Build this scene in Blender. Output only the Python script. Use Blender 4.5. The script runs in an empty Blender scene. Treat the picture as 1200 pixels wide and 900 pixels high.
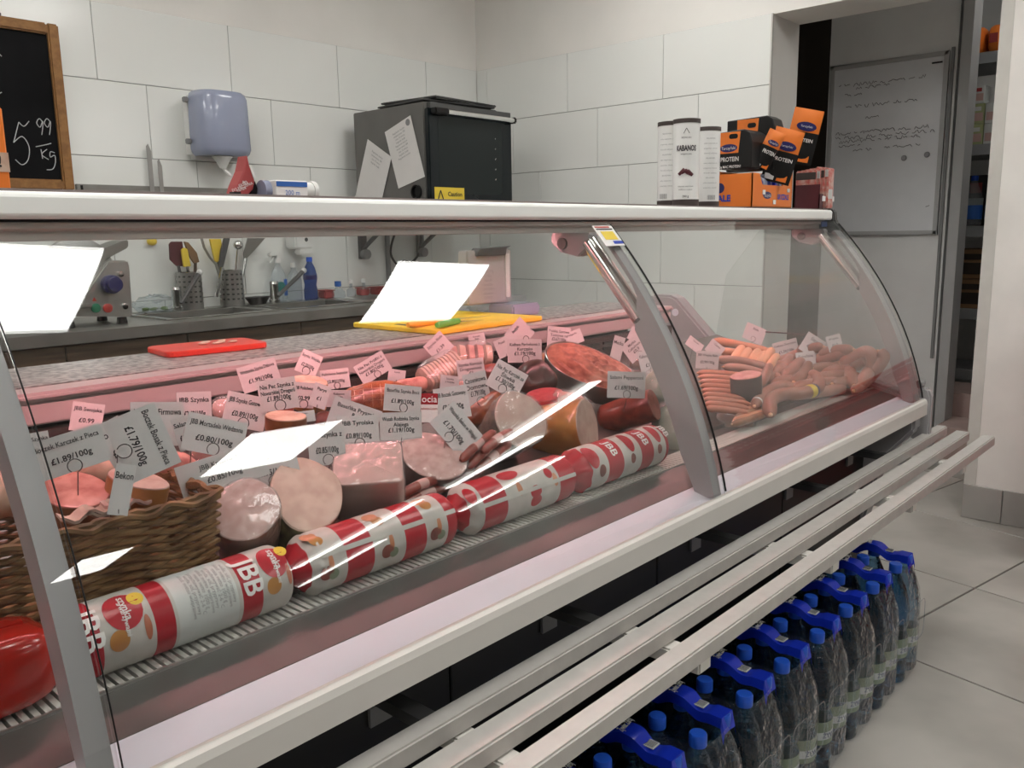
import bpy, bmesh, math, random
from mathutils import Vector, Matrix
random.seed(7)
scene = bpy.context.scene
COL = scene.collection
# ------------------------------------------------------------------ camera, world, exposure
CAM_F = 994.07                      # focal length in pixels of the 1200 px wide frame
YAW, PIT, ROL = math.radians(42.35), math.radians(-10.04), math.radians(-0.942)
CAM = Vector((0, 0, 1.2))
FW = Vector((math.cos(YAW)*math.cos(PIT), math.sin(YAW)*math.cos(PIT), math.sin(PIT)))
_r = Vector((math.sin(YAW), -math.cos(YAW), 0)); _u = _r.cross(FW)
RT = _r*math.cos(ROL)+_u*math.sin(ROL); UP = _u*math.cos(ROL)-_r*math.sin(ROL)
cd = bpy.data.cameras.new('camera'); co = bpy.data.objects.new('camera', cd); COL.objects.link(co)
cd.sensor_fit = 'HORIZONTAL'; cd.sensor_width = 36; cd.lens = CAM_F/1200*36; cd.clip_start = 0.02
co.matrix_world = Matrix(((RT.x, UP.x, -FW.x, CAM.x), (RT.y, UP.y, -FW.y, CAM.y), (RT.z, UP.z, -FW.z, CAM.z), (0, 0, 0, 1)))
scene.camera = co
w = bpy.data.worlds.new('world'); scene.world = w; w.use_nodes = True
w.node_tree.nodes['Background'].inputs[0].default_value = (0.8, 0.85, 0.9, 1)
w.node_tree.nodes['Background'].inputs[1].default_value = 0.15
vs = scene.view_settings
vs.view_transform = 'Standard'; vs.look = 'None'; vs.gamma = 1.0; vs.exposure = 0.78; vs.use_curve_mapping = False
scene.cycles.transparent_max_bounces = 24
PANEL_E = 9.0        # ceiling panel radiance
PINK_E = 46.0        # pink meat lamp radiance

def ray(px, py): return FW+RT*((px-600)/CAM_F)-UP*((py-450)/CAM_F)
def on(ax, val, px, py):
    d = ray(px, py); t = (val-CAM[ax])/d[ax]; return CAM+d*t
def onX(v, px, py): return on(0, v, px, py)
def onY(v, px, py): return on(1, v, px, py)
def onZ(v, px, py): return on(2, v, px, py)
def mpp(P): return (Vector(P)-CAM).dot(FW)/CAM_F

# ------------------------------------------------------------------ helpers
class MB:
    def __init__(s): s.v = []; s.f = []; s.m = []; s.sm = []
    def add(s, V, Fc, mi=0, smooth=False, T=None):
        b = len(s.v)
        for p in V:
            p = Vector(p)
            s.v.append(tuple(T @ p) if T else tuple(p))
        for f in Fc:
            s.f.append(tuple(i+b for i in f)); s.m.append(mi); s.sm.append(smooth)
        return s
    def box(s, x0, x1, y0, y1, z0, z1, mi=0, T=None):
        V = [(x0,y0,z0),(x1,y0,z0),(x1,y1,z0),(x0,y1,z0),(x0,y0,z1),(x1,y0,z1),(x1,y1,z1),(x0,y1,z1)]
        return s.add(V, [(0,3,2,1),(4,5,6,7),(0,1,5,4),(1,2,6,5),(2,3,7,6),(3,0,4,7)], mi, False, T)
    def cbox(s, c, sz, mi=0, T=None):
        return s.box(c[0]-sz[0]/2, c[0]+sz[0]/2, c[1]-sz[1]/2, c[1]+sz[1]/2, c[2]-sz[2]/2, c[2]+sz[2]/2, mi, T)
    def lathe(s, prof, seg=24, mi=0, T=None, smooth=True, sx=1, sy=1, cap=True):
        n = len(prof); V = []; Fc = []
        for r, z in prof:
            for k in range(seg):
                a = 2*math.pi*k/seg; V.append((r*sx*math.cos(a), r*sy*math.sin(a), z))
        for i in range(n-1):
            for k in range(seg):
                k2 = (k+1) % seg; Fc.append((i*seg+k, i*seg+k2, (i+1)*seg+k2, (i+1)*seg+k))
        s.add(V, Fc, mi, smooth, T)
        if cap:
            if prof[0][0] > 1e-5: s.add(V[:seg], [tuple(range(seg))[::-1]], mi, False, T)
            if prof[-1][0] > 1e-5: s.add(V[-seg:], [tuple(range(seg))], mi, False, T)
        return s
    def tube(s, pts, r, seg=10, mi=0, T=None, cap=True, smooth=True, flat=1.0):
        pts = [Vector(p) for p in pts]; n = len(pts)
        rr = r if isinstance(r, (list, tuple)) else [r]*n
        V = []; Fc = []; nrm = None
        for i in range(n):
            t = (pts[min(i+1, n-1)]-pts[max(i-1, 0)]).normalized()
            if nrm is None:
                a = Vector((0, 0, 1)) if abs(t.z) < .9 else Vector((1, 0, 0)); nrm = (a-t*a.dot(t)).normalized()
            else: nrm = (nrm-t*nrm.dot(t)).normalized()
            bn = t.cross(nrm)
            for k in range(seg):
                an = 2*math.pi*k/seg; V.append(pts[i]+(nrm*math.cos(an)*flat+bn*math.sin(an))*rr[i])
        for i in range(n-1):
            for k in range(seg):
                k2 = (k+1) % seg; Fc.append((i*seg+k, i*seg+k2, (i+1)*seg+k2, (i+1)*seg+k))
        if cap: Fc += [tuple(range(seg))[::-1], tuple(range((n-1)*seg, n*seg))]
        return s.add(V, Fc, mi, smooth, T)
    def ell(s, c, rad, seg=16, rings=10, mi=0, T=None, p=1.0):
        V = []; Fc = []; sg = lambda x: math.copysign(abs(x)**p, x)
        for i in range(rings+1):
            th = math.pi*i/rings
            for k in range(seg):
                a = 2*math.pi*k/seg
                V.append((c[0]+rad[0]*sg(math.sin(th))*sg(math.cos(a)), c[1]+rad[1]*sg(math.sin(th))*sg(math.sin(a)), c[2]-rad[2]*sg(math.cos(th))))
        for i in range(rings):
            for k in range(seg):
                k2 = (k+1) % seg; Fc.append((i*seg+k, i*seg+k2, (i+1)*seg+k2, (i+1)*seg+k))
        return s.add(V, Fc, mi, True, T)
    def prism(s, out, h0, h1, mi=0, T=None, axis='z', smooth=False):
        # outline (a,b) extruded along axis: z -> (a,b,h), y -> (a,h,b), x -> (h,a,b)
        f = {'z': lambda a, b, h: (a, b, h), 'y': lambda a, b, h: (a, h, b), 'x': lambda a, b, h: (h, a, b)}[axis]
        n = len(out); V = [f(a, b, h0) for a, b in out]+[f(a, b, h1) for a, b in out]
        s.add(V, [tuple(range(n))[::-1], tuple(range(n, 2*n))], mi, False, T)
        s.add(V, [(i, (i+1) % n, n+(i+1) % n, n+i) for i in range(n)], mi, smooth, T)
        return s
    def build(s, name, mats, parent=None, W=None, bevel=0, seg=2, center=True):
        """W: location of the parent in the world, given when the shape was laid out in world coordinates"""
        me = bpy.data.meshes.new(name)
        off = Vector((0, 0, 0)); o = None
        V = s.v
        if parent is None and center:
            xs = [v[0] for v in V]; ys = [v[1] for v in V]; zs = [v[2] for v in V]
            off = Vector(((min(xs)+max(xs))/2, (min(ys)+max(ys))/2, min(zs)))
        elif W is not None: off = Vector(W)
        me.from_pydata([(v[0]-off.x, v[1]-off.y, v[2]-off.z) for v in V], [], s.f)
        mats = mats if isinstance(mats, (list, tuple)) else [mats]
        for m in mats: me.materials.append(MAT[m] if isinstance(m, str) else m)
        me.polygons.foreach_set('material_index', s.m); me.polygons.foreach_set('use_smooth', s.sm)
        bm = bmesh.new(); bm.from_mesh(me)
        bmesh.ops.remove_doubles(bm, verts=bm.verts, dist=1e-6)
        bmesh.ops.recalc_face_normals(bm, faces=bm.faces)
        if bevel:
            ed = [e for e in bm.edges if len(e.link_faces) == 2 and e.calc_face_angle(0) > .6]
            bmesh.ops.bevel(bm, geom=ed, offset=bevel, segments=seg, affect='EDGES', clamp_overlap=True)
        for e in bm.edges:
            if len(e.link_faces) != 2 or e.calc_face_angle(0) > .62: e.smooth = False
        bm.to_mesh(me); bm.free(); me.update()
        o = bpy.data.objects.new(name, me); COL.objects.link(o)
        if parent is None: o.location = off
        else: o.parent = parent
        return o
def tag(o, label=None, cat=None, group=None, kind=None):
    if label: o['label'] = label
    if cat: o['category'] = cat
    if group: o['group'] = group
    if kind: o['kind'] = kind
    return o
def thing(name, label, cat, loc=(0, 0, 0), group=None, M=None):
    o = bpy.data.objects.new(name, None); COL.objects.link(o); o.empty_display_size = .05
    if M is not None: o.matrix_world = M
    else: o.location = loc
    return tag(o, label, cat, group)
def copy_tree(o, parent=None):
    c = o.copy(); COL.objects.link(c); c.parent = parent
    for ch in list(o.children): copy_tree(ch, c)
    return c
def frame(P, z, x=None):
    """matrix with origin P, local Z along z"""
    z = Vector(z).normalized(); a = Vector(x) if x is not None else (Vector((0, 0, 1)) if abs(z.z) < .9 else Vector((1, 0, 0)))
    xx = (a-z*a.dot(z)).normalized(); yy = z.cross(xx)
    return Matrix(((xx.x, yy.x, z.x, P[0]), (xx.y, yy.y, z.y, P[1]), (xx.z, yy.z, z.z, P[2]), (0, 0, 0, 1)))
def rotz(a, P=(0, 0, 0)): return Matrix.Translation(Vector(P)) @ Matrix.Rotation(a, 4, 'Z')
def rrect(w, h, r, n=4):
    out = []
    for cx, cy, a0 in ((w/2-r, h/2-r, 0), (-w/2+r, h/2-r, 90), (-w/2+r, -h/2+r, 180), (w/2-r, -h/2+r, 270)):
        for k in range(n+1):
            a = math.radians(a0+90*k/n); out.append((cx+r*math.cos(a), cy+r*math.sin(a)))
    return out
def smooth_path(pts, n=6):
    pts = [Vector(p) for p in pts]; out = []
    for i in range(len(pts)-1):
        p0 = pts[max(i-1, 0)]; p1 = pts[i]; p2 = pts[i+1]; p3 = pts[min(i+2, len(pts)-1)]
        for k in range(n):
            t = k/n; out.append(.5*((2*p1)+(p2-p0)*t+(2*p0-5*p1+4*p2-p3)*t*t+(3*p1-p0-3*p2+p3)*t**3))
    out.append(pts[-1]); return out
_TX = {}
def text_mesh(s, bold=0.0):
    k = (s, bold)
    if k not in _TX:
        cu = bpy.data.curves.new('text', 'FONT'); cu.body = s; cu.align_x = 'CENTER'; cu.align_y = 'CENTER'; cu.resolution_u = 2; cu.offset = bold
        o = bpy.data.objects.new('text', cu)
        me = bpy.data.meshes.new_from_object(o)
        V = [tuple(v.co) for v in me.vertices]; Fc = [tuple(p.vertices) for p in me.polygons]
        bpy.data.objects.remove(o); bpy.data.curves.remove(cu); bpy.data.meshes.remove(me)
        wd = max([v[0] for v in V])-min([v[0] for v in V]) if V else 1
        _TX[k] = (V, Fc, wd)
    return _TX[k]
def put_text(mb, s, size, T=None, fit=None, mi=0, bold=0.0, fn=None, sx=1.0):
    """flat lettering in the local XY plane of T (Z towards the reader), or bent by fn(x, y)"""
    V, Fc, wd = text_mesh(s, bold)
    k = size
    if fit and wd*size*sx > fit: sx = fit/(wd*size)
    P = [(v[0]*k*sx, v[1]*k, 0) for v in V]
    if fn: P = [fn(p[0], p[1]) for p in P]
    mb.add(P, Fc, mi, False, T)

# ------------------------------------------------------------------ materials
MAT = {}
def mk(name, col, rough=.5, metal=0.0, noise=None, bump=None, trans=0, ior=1.45, emit=None, coat=0, spec=None, sss=0, col2=None, stretch=None, detail=3):
    m = bpy.data.materials.new(name); m.use_nodes = True; nt = m.node_tree; N = nt.nodes; L = nt.links
    b = N['Principled BSDF']; b.inputs['Roughness'].default_value = rough; b.inputs['Metallic'].default_value = metal
    b.inputs['Base Color'].default_value = (*col, 1); b.inputs['IOR'].default_value = ior
    b.inputs['Transmission Weight'].default_value = trans; b.inputs['Coat Weight'].default_value = coat
    if spec is not None: b.inputs['Specular IOR Level'].default_value = spec
    if sss: b.inputs['Subsurface Weight'].default_value = sss; b.inputs['Subsurface Radius'].default_value = (.01, .004, .003); b.inputs['Subsurface Scale'].default_value = 1.0
    if emit: b.inputs['Emission Color'].default_value = (*emit[0], 1); b.inputs['Emission Strength'].default_value = emit[1]
    tc = N.new('ShaderNodeTexCoord'); vec = tc.outputs['Object']
    if stretch:
        mp = N.new('ShaderNodeMapping'); mp.inputs['Scale'].default_value = stretch; L.new(vec, mp.inputs[0]); vec = mp.outputs[0]
    nz = noise or (12, .02)
    t = N.new('ShaderNodeTexNoise'); t.inputs['Scale'].default_value = nz[0]; t.inputs['Detail'].default_value = detail; L.new(vec, t.inputs['Vector'])
    rp = N.new('ShaderNodeValToRGB'); c2 = col2 or tuple(c*(1-nz[1]*2) for c in col); c1 = col if col2 else tuple(min(1, c*(1+nz[1]*.6)) for c in col)
    rp.color_ramp.elements[0].position = .38 if col2 else .25; rp.color_ramp.elements[1].position = .62 if col2 else .75
    rp.color_ramp.elements[0].color = (*c2, 1); rp.color_ramp.elements[1].color = (*c1, 1)
    L.new(t.outputs['Fac'], rp.inputs[0]); L.new(rp.outputs[0], b.inputs['Base Color'])
    if bump:
        t2 = N.new('ShaderNodeTexNoise'); t2.inputs['Scale'].default_value = bump[0]; t2.inputs['Detail'].default_value = 4; L.new(vec, t2.inputs['Vector'])
        bp = N.new('ShaderNodeBump'); bp.inputs['Strength'].default_value = bump[1]; bp.inputs['Distance'].default_value = .004; L.new(t2.outputs['Fac'], bp.inputs['Height']); L.new(bp.outputs[0], b.inputs['Normal'])
    MAT[name] = m; return m
def mk_glass(name, tint=(.97, .98, .97), ior=1.5, rough=0.0, milk=0.0, milkcol=(.9, .9, .9), bump=None):
    m = bpy.data.materials.new(name); m.use_nodes = True; nt = m.node_tree; N = nt.nodes; L = nt.links; N.clear()
    out = N.new('ShaderNodeOutputMaterial'); mx = N.new('ShaderNodeMixShader'); fr = N.new('ShaderNodeFresnel'); ge = N.new('ShaderNodeNewGeometry'); ma = N.new('ShaderNodeMapRange')
    ma.inputs['To Min'].default_value = ior; ma.inputs['To Max'].default_value = 1/ior     # same reflectance from both sides of a surface
    L.new(ge.outputs['Backfacing'], ma.inputs['Value']); L.new(ma.outputs[0], fr.inputs[0])
    tr = N.new('ShaderNodeBsdfTransparent'); tr.inputs[0].default_value = (*tint, 1); gl = N.new('ShaderNodeBsdfGlossy'); gl.inputs['Roughness'].default_value = rough
    if bump:
        tc = N.new('ShaderNodeTexCoord'); t2 = N.new('ShaderNodeTexNoise'); t2.inputs['Scale'].default_value = bump[0]; L.new(tc.outputs['Object'], t2.inputs['Vector'])
        bp = N.new('ShaderNodeBump'); bp.inputs['Strength'].default_value = bump[1]; bp.inputs['Distance'].default_value = .01; L.new(t2.outputs['Fac'], bp.inputs['Height'])
        L.new(bp.outputs[0], gl.inputs['Normal']); L.new(bp.outputs[0], fr.inputs['Normal'])
    a = tr.outputs[0]
    if milk:
        m2 = N.new('ShaderNodeMixShader'); m2.inputs[0].default_value = milk; df = N.new('ShaderNodeBsdfDiffuse'); df.inputs[0].default_value = (*milkcol, 1)
        L.new(a, m2.inputs[1]); L.new(df.outputs[0], m2.inputs[2]); a = m2.outputs[0]
    L.new(fr.outputs[0], mx.inputs[0]); L.new(a, mx.inputs[1]); L.new(gl.outputs[0], mx.inputs[2]); L.new(mx.outputs[0], out.inputs[0])
    MAT[name] = m; return m
mk('plaster', (.80, .78, .74), .8, noise=(3, .03), bump=(60, .05))
mk('rough_plaster', (.82, .79, .75), .85, noise=(6, .04), bump=(14, .5))
mk('ceiling_paint', (.82, .82, .80), .9)
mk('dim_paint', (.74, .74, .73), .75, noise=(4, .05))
mk('tile_white', (.80, .81, .78), .14, noise=(2, .02))
mk('grout', (.30, .30, .29), .9)
mk('floor_tile', (.44, .42, .385), .32, noise=(3.0, .16), col2=(.34, .325, .295), bump=(40, .04))
mk('floor_grout', (.10, .09, .08), .9)
mk('base_tile', (.40, .385, .36), .35, noise=(4, .1))
mk('panel_light', (1, 1, 1), .5, emit=((1.0, .985, .95), PANEL_E))
mk('pink_lamp', (1, .7, .7), .5, emit=((1.0, .40, .43), PINK_E))
mk('white_paint', (.80, .80, .78), .3)
mk('shelf_white', (.86, .87, .84), .35, noise=(2, .01))
mk('alu', (.62, .60, .57), .32, .85, noise=(30, .05), stretch=(1, 60, 60))
mk('alu_matte', (.54, .52, .49), .42, .35, noise=(40, .04))
mk('soffit', (.50, .455, .42), .5, .15)
mk('rail_white', (.62, .60, .56), .4)
mk('rail_top', (.70, .73, .80), .3)
mk('lip_dark', (.20, .16, .15), .5)
mk('steel', (.55, .55, .53), .22, 1.0, noise=(8, .08))
mk('sill_steel', (.16, .155, .145), .36, .55, noise=(7, .2))
mk('steel_soft', (.50, .495, .47), .35, .9, noise=(12, .06))
mk('steel_dull', (.30, .295, .275), .38, .75, noise=(9, .15))
mk('dark_lever', (.13, .13, .13), .35, .5)
mk('steel_hold', (.36, .355, .34), .3, .9)
mk('chrome', (.75, .75, .74), .12, 1.0)
mk('deck_steel', (.16, .13, .12), .4, .7)
mk('black', (.010, .0095, .0095), .4, spec=.3)
mk('black_gloss', (.012, .012, .013), .15)
mk('dark_panel', (.009, .009, .009), .4, noise=(5, .1), spec=.3)
mk('dark_grey', (.07, .07, .07), .5)
mk('mid_grey', (.22, .22, .22), .5)
mk('grey_plastic', (.42, .42, .42), .45)
mk('arm_plastic', (.36, .35, .355), .32)
mk('pink_profile', (.44, .40, .39), .42, .2)
mk('granite', (.40, .39, .37), .35, noise=(75, .1), col2=(.09, .085, .08), detail=8)
mk('wood_drawer', (.10, .066, .038), .5, noise=(5, .2), col2=(.04, .026, .015), stretch=(1, 6, 12), detail=8)
mk('frame_wood', (.30, .145, .045), .5, noise=(20, .2), col2=(.22, .10, .03), stretch=(2, 8, 2))
mk('chalk_black', (.008, .008, .009), .8, noise=(5, .3), spec=.15)
mk('chalk', (.55, .56, .56), .9)
mk('paper', (.78, .76, .74), .7, noise=(12, .02))
mk('card_paper', (.60, .59, .585), .55, noise=(12, .02))
mk('well_dark', (.030, .018, .016), .6)
mk('store_fill_lamp', (1, 1, 1), .5, emit=((1.0, .97, .92), 10.0))
mk('ink', (.03, .025, .03), .8)
mk('grey_ink', (.28, .28, .28), .8)
mk('wire', (.12, .10, .10), .35, .8)
mk('red_plastic', (.62, .03, .015), .35, noise=(10, .1))
mk('yellow_board', (.85, .60, .03), .45, noise=(14, .08))
mk('yellow', (.75, .55, .05), .5)
mk('orange_handle', (.85, .42, .04), .4)
mk('green_handle', (.12, .50, .08), .4)
mk('blue_grey', (.30, .33, .44), .25, coat=.5)
mk('white_plastic', (.74, .74, .72), .35)
mk('oven_grey', (.17, .165, .155), .4, .4, noise=(10, .05))
mk('oven_glass', (.008, .012, .014), .1, spec=.35)
mk('oven_inner', (.014, .019, .019), .25, spec=.3)
mk('board_white', (.72, .73, .75), .25)
mk('blue_knob', (.02, .018, .09), .4)
mk('btn_green', (.01, .16, .08), .4)
mk('btn_red', (.40, .03, .02), .4)
mk('orange', (.80, .20, .025), .45)
mk('box_black', (.012, .0115, .0115), .45, spec=.3)
mk('navy', (.02, .02, .12), .4)
mk('cobalt', (.012, .05, .42), .4)
mk('strap_blue', (.008, .03, .46), .22)
mk('cap_blue', (.015, .09, .55), .35)
mk('burgundy', (.085, .015, .022), .45)
mk('burgundy_light', (.17, .07, .075), .5)
mk('carton_dark', (.03, .027, .025), .5)
mk('brown_cap', (.06, .045, .04), .5)
mk('casing_red', (.42, .018, .03), .26)
mk('casing_white', (.56, .53, .49), .28, noise=(30, .1), bump=(40, .15))
mk('ham_face', (.52, .37, .33), .42, noise=(60, .15), col2=(.40, .24, .21), coat=.15, bump=(60, .12))
mk('ham_pale', (.54, .42, .35), .42, noise=(34, .12), col2=(.45, .32, .26), coat=.15, bump=(40, .15))
mk('ham_smooth', (.50, .34, .30), .4, noise=(40, .06), coat=.2)
mk('herb_casing', (.17, .145, .07), .5, noise=(45, .3), col2=(.05, .035, .02), bump=(50, .6), coat=.3)
mk('skin_brown', (.33, .135, .06), .35, noise=(24, .25), col2=(.16, .05, .02), bump=(30, .35), coat=.4)
mk('smoked', (.36, .11, .035), .32, noise=(30, .3), col2=(.16, .035, .015), bump=(50, .5), coat=.4)
mk('smoked_amber', (.50, .24, .07), .3, noise=(20, .2), col2=(.36, .14, .035), bump=(25, .4), coat=.5)
mk('salami_skin', (.27, .06, .04), .35, noise=(40, .25), col2=(.15, .03, .02), bump=(60, .4), coat=.3)
mk('salami_cut', (.40, .07, .075), .4, noise=(90, .2), col2=(.30, .035, .04))
mk('loaf_top', (.40, .15, .09), .6, noise=(60, .3), col2=(.22, .055, .03), bump=(70, 1.0))
mk('foil', (.45, .44, .42), .28, .9, bump=(30, .4))
mk('pink_meat', (.52, .25, .20), .4, noise=(45, .2), col2=(.34, .11, .085), coat=.2, bump=(50, .3))
mk('fat', (.60, .43, .33), .45, noise=(40, .15), col2=(.48, .30, .22), bump=(40, .3))
mk('dark_meat', (.07, .03, .025), .35, noise=(14, .3), coat=.3)
mk('frank', (.50, .17, .10), .32, noise=(14, .12), coat=.3)
mk('frank_orange', (.60, .24, .12), .32, noise=(14, .12), coat=.3)
mk('sausage_pink', (.40, .185, .135), .36, noise=(14, .15), col2=(.29, .115, .08), coat=.25, bump=(40, .12))
mk('sausage_brown', (.32, .15, .105), .38, noise=(14, .2), col2=(.23, .09, .06), coat=.25)
mk('sausage_end', (.72, .38, .22), .4)
mk('wicker', (.24, .135, .055), .55, noise=(30, .3), col2=(.11, .055, .02))
mk('vac_green', (.30, .33, .24), .3, noise=(14, .2), coat=.5)
mk('red_wrap', (.45, .018, .010), .22, noise=(8, .25), coat=.5, bump=(12, .3))
mk('label_blue', (.03, .12, .42), .5)
mk('label_white', (.62, .64, .62), .5)
mk('label_green', (.22, .27, .18), .5)
mk('glass_teal', (.02, .16, .14), .3)
mk('cardboard', (.23, .13, .06), .7)
mk('purple', (.06, .03, .14), .5)
mk('carton_green', (.38, .42, .22), .5)
mk('carton_pink', (.55, .36, .33), .5)
mk('carton_red', (.35, .05, .05), .5)
mk('basket_red', (.42, .012, .014), .35)
mk('corner_paint', (.60, .58, .54), .8, noise=(8, .06), bump=(20, .3))
mk('shelf_metal', (.32, .33, .34), .5, .3)
mk('shade_print_brown', (.035, .025, .018), .6)  # near-black brown: paints the unlit room beyond the opening, also prints on boxes
mk('step_tile', (.44, .33, .30), .5, noise=(6, .1))
mk('salmon_pack', (.55, .12, .10), .35, noise=(60, .3), col2=(.62, .42, .36))
mk('green_veg', (.14, .22, .06), .5)
mk('magnet', (.30, .30, .31), .4)
mk_glass('glass', (.955, .965, .96), 1.52)
mk_glass('acrylic', (.97, .965, .96), 1.45)
mk_glass('film', (.95, .96, .98), 1.45, .03, milk=.012, bump=(48, 1.0))
mk_glass('vac_film', (.95, .94, .94), 1.45, .08, milk=.10, bump=(30, .6))
mk_glass('clear_plastic', (.86, .90, .92), 1.4, .03, milk=.12)
mk_glass('blue_plastic', (.20, .32, .62), 1.45, .03, milk=.10, milkcol=(.05, .12, .4))
def mk_water():
    m = bpy.data.materials.new('water_bottle'); m.use_nodes = True; b = m.node_tree.nodes['Principled BSDF']
    b.inputs['Base Color'].default_value = (.20, .42, .62, 1); b.inputs['Transmission Weight'].default_value = 1; b.inputs['IOR'].default_value = 1.33; b.inputs['Roughness'].default_value = .02
    N = m.node_tree.nodes; tc = N.new('ShaderNodeTexCoord'); vo = N.new('ShaderNodeTexVoronoi'); vo.inputs['Scale'].default_value = 55; bp = N.new('ShaderNodeBump'); bp.inputs['Strength'].default_value = .45; bp.inputs['Distance'].default_value = .004
    m.node_tree.links.new(tc.outputs['Object'], vo.inputs['Vector']); m.node_tree.links.new(vo.outputs['Distance'], bp.inputs['Height']); m.node_tree.links.new(bp.outputs[0], b.inputs['Normal'])
    MAT['water_bottle'] = m
mk_water()
# ------------------------------------------------------------------ the room
XW, YW, ZC = 3.79, 3.70, 2.9
Y_OPEN0, Y_OPEN1, Z_OPEN = .909, 1.834, 2.152
def struct(name, mb, mat, parent=None, **k):
    o = mb.build(name, mat, parent, **k)
    if parent is None: o['kind'] = 'structure'
    return o
def S(name, *boxes, mat='plaster'):
    mb = MB()
    for b in boxes: mb.box(*b)
    return struct(name, mb, mat, center=False)
floor = S('floor', (-3.2, 9, -11, 3.9, -.12, -.006), mat='floor_grout')
a = math.radians(-10.8); e1 = Vector((math.cos(a), math.sin(a))); e2 = Vector((-math.sin(a), math.cos(a)))
A0 = Vector((3.03, .668)); PT = .625
tmb = MB().box(-PT/2+.0032, PT/2-.0032, -PT/2+.0032, PT/2-.0032, -.012, 0)
tile_proto = None
for i in range(-8, 7):
    for j in range(-5, 6):
        c = A0+e1*PT*(i+.5)+e2*PT*(j+.5)
        if not (-1.2 < c.x < 6.2 and -1.6 < c.y < 3.3): continue
        if tile_proto is None:
            tile_proto = tmb.build('tile', 'floor_tile', floor, bevel=.0012, seg=1); o = tile_proto
        else:
            o = tile_proto.copy(); COL.objects.link(o)
        o.location = (c.x, c.y, 0); o.rotation_euler = (0, 0, a+math.pi/2*random.randint(0, 3))
S('ceiling', (-3.2, 9, -11, 3.9, ZC, ZC+.1), mat='ceiling_paint')
wb = S('wall_back', (-3.2, XW+.28, YW, YW+.2, 0, ZC))
wr = S('wall_right', (XW, XW+.283, Y_OPEN1, YW, 0, ZC), (XW, XW+.283, Y_OPEN0, Y_OPEN1, Z_OPEN, ZC))
wp = S('wall_pillar', (XW, XW+.283, -.65, Y_OPEN0, 0, ZC), mat='rough_plaster')
S('wall_left', (-3.3, -3.2, -11, 3.9, 0, ZC))
S('wall_front', (-3.2, 9, -11.1, -11, 0, ZC))
S('wall_far', (9, 9.1, -11, 3.9, 0, ZC))
S('wall_store', (XW+.283, 9, .2, .28, 0, ZC), (6.3, 6.4, .28, 3.9, 0, ZC), (XW+.283, 6.3, 3.9, 4.0, 0, ZC), mat='dim_paint')
# wall tiles, 605 x 305 mm, each one a piece; rows are shifted by a third
RZ = [2.155-.305*k for k in range(6)]
def wall_tiles(parent, pos, lo, hi, offs, horiz):
    TH = .007
    back = MB()
    if horiz: back.box(lo, hi, YW-.002, YW, RZ[-1], RZ[0])
    else: back.box(XW-.002, XW, lo, hi, RZ[-1], RZ[0])
    back.build('grout_bed', 'grout', parent)
    cache = {}
    for r in range(5):
        z1 = RZ[r]-.0015; z0 = RZ[r+1]+.0015
        k = math.floor((lo-offs[r])/.605)
        while offs[r]+.605*k < hi:
            a0 = max(lo, offs[r]+.605*k)+.0015; a1 = min(hi, offs[r]+.605*(k+1))-.0015; k += 1
            if a1-a0 < .02: continue
            key = round(a1-a0, 4)
            if key not in cache:
                m = MB(); wd = a1-a0
                m.box(-wd/2, wd/2, -TH, 0, 0, z1-z0) if horiz else m.box(-TH, 0, -wd/2, wd/2, 0, z1-z0)
                o = m.build('tile', 'tile_white', parent, bevel=.001, seg=1); cache[key] = o
            else:
                o = cache[key].copy(); COL.objects.link(o)
            o.location = ((a0+a1)/2, YW, z0) if horiz else (XW, (a0+a1)/2, z0)
wall_tiles(wb, YW, -1.6, XW-.008, [1.563+.2017*k for k in range(5)], True)
wall_tiles(wr, XW, Y_OPEN1, YW-.008, [2.40-.2017*k for k in range(5)], False)
MB().box(XW-.009, XW+.0, Y_OPEN1-.006, Y_OPEN1+.001, RZ[-1], RZ[0]).build('edge_strip', 'alu_matte', wr)
MB().box(XW-.002, XW, Y_OPEN0-.045, Y_OPEN0, .143, 2.12).build('corner_strip', 'corner_paint', wp)
bb = S('baseboard_pillar', (XW-.004, XW, -.65, Y_OPEN0, 0, .140), mat='grout')
for y0, y1 in ((.762, .907), (.157, .758), (-.448, .153)):
    MB().box(XW-.013, XW-.004, y0, y1, .002, .143).build('tile', 'base_tile', bb, bevel=.001, seg=1)
# ceiling light panels on the shop's own grid
gx, gy = math.radians(-8.5), 1.8
g1 = Vector((math.cos(gx), math.sin(gx)))*gy; g2 = Vector((-math.sin(gx), math.cos(gx)))*gy
G0 = Vector((.80, .56)); T0 = None
spots = [(-1, 1), (0, 1), (1, 1), (-1, 0), (0, 0), (1, 0), (-1, -1), (0, -1), (1, -1)]
for i, j in spots:
    c = G0+g1*i+g2*j
    lab = 'square white ceiling light panel above the staff side of the counter' if c.y > 1.5 else 'square white ceiling light panel above the shop floor'
    if T0 is None:
        t = T0 = thing('ceiling_light', lab, 'ceiling light', (c.x, c.y, ZC), 'ceiling light panels')
        f = MB()
        for q in ((-.305, .305, -.305, -.29), (-.305, .305, .29, .305), (-.305, -.29, -.29, .29), (.29, .305, -.29, .29)): f.box(*q, -.014, -.0005)
        f.build('frame', 'white_plastic', t)
        MB().box(-.29, .29, -.29, .29, -.008, -.0005).build('diffuser', 'panel_light', t)
    else:
        t = copy_tree(T0); tag(t, lab, 'ceiling light', 'ceiling light panels'); t.location = (c.x, c.y, ZC)
    t.rotation_euler = (0, 0, gx)
    tag(t, lab)
t = copy_tree(T0); t.location = (1.83, -3.2, ZC); t.scale = (.55, .8, 1); tag(t, 'square white ceiling light panel deeper in the shop')
B0 = None
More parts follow.
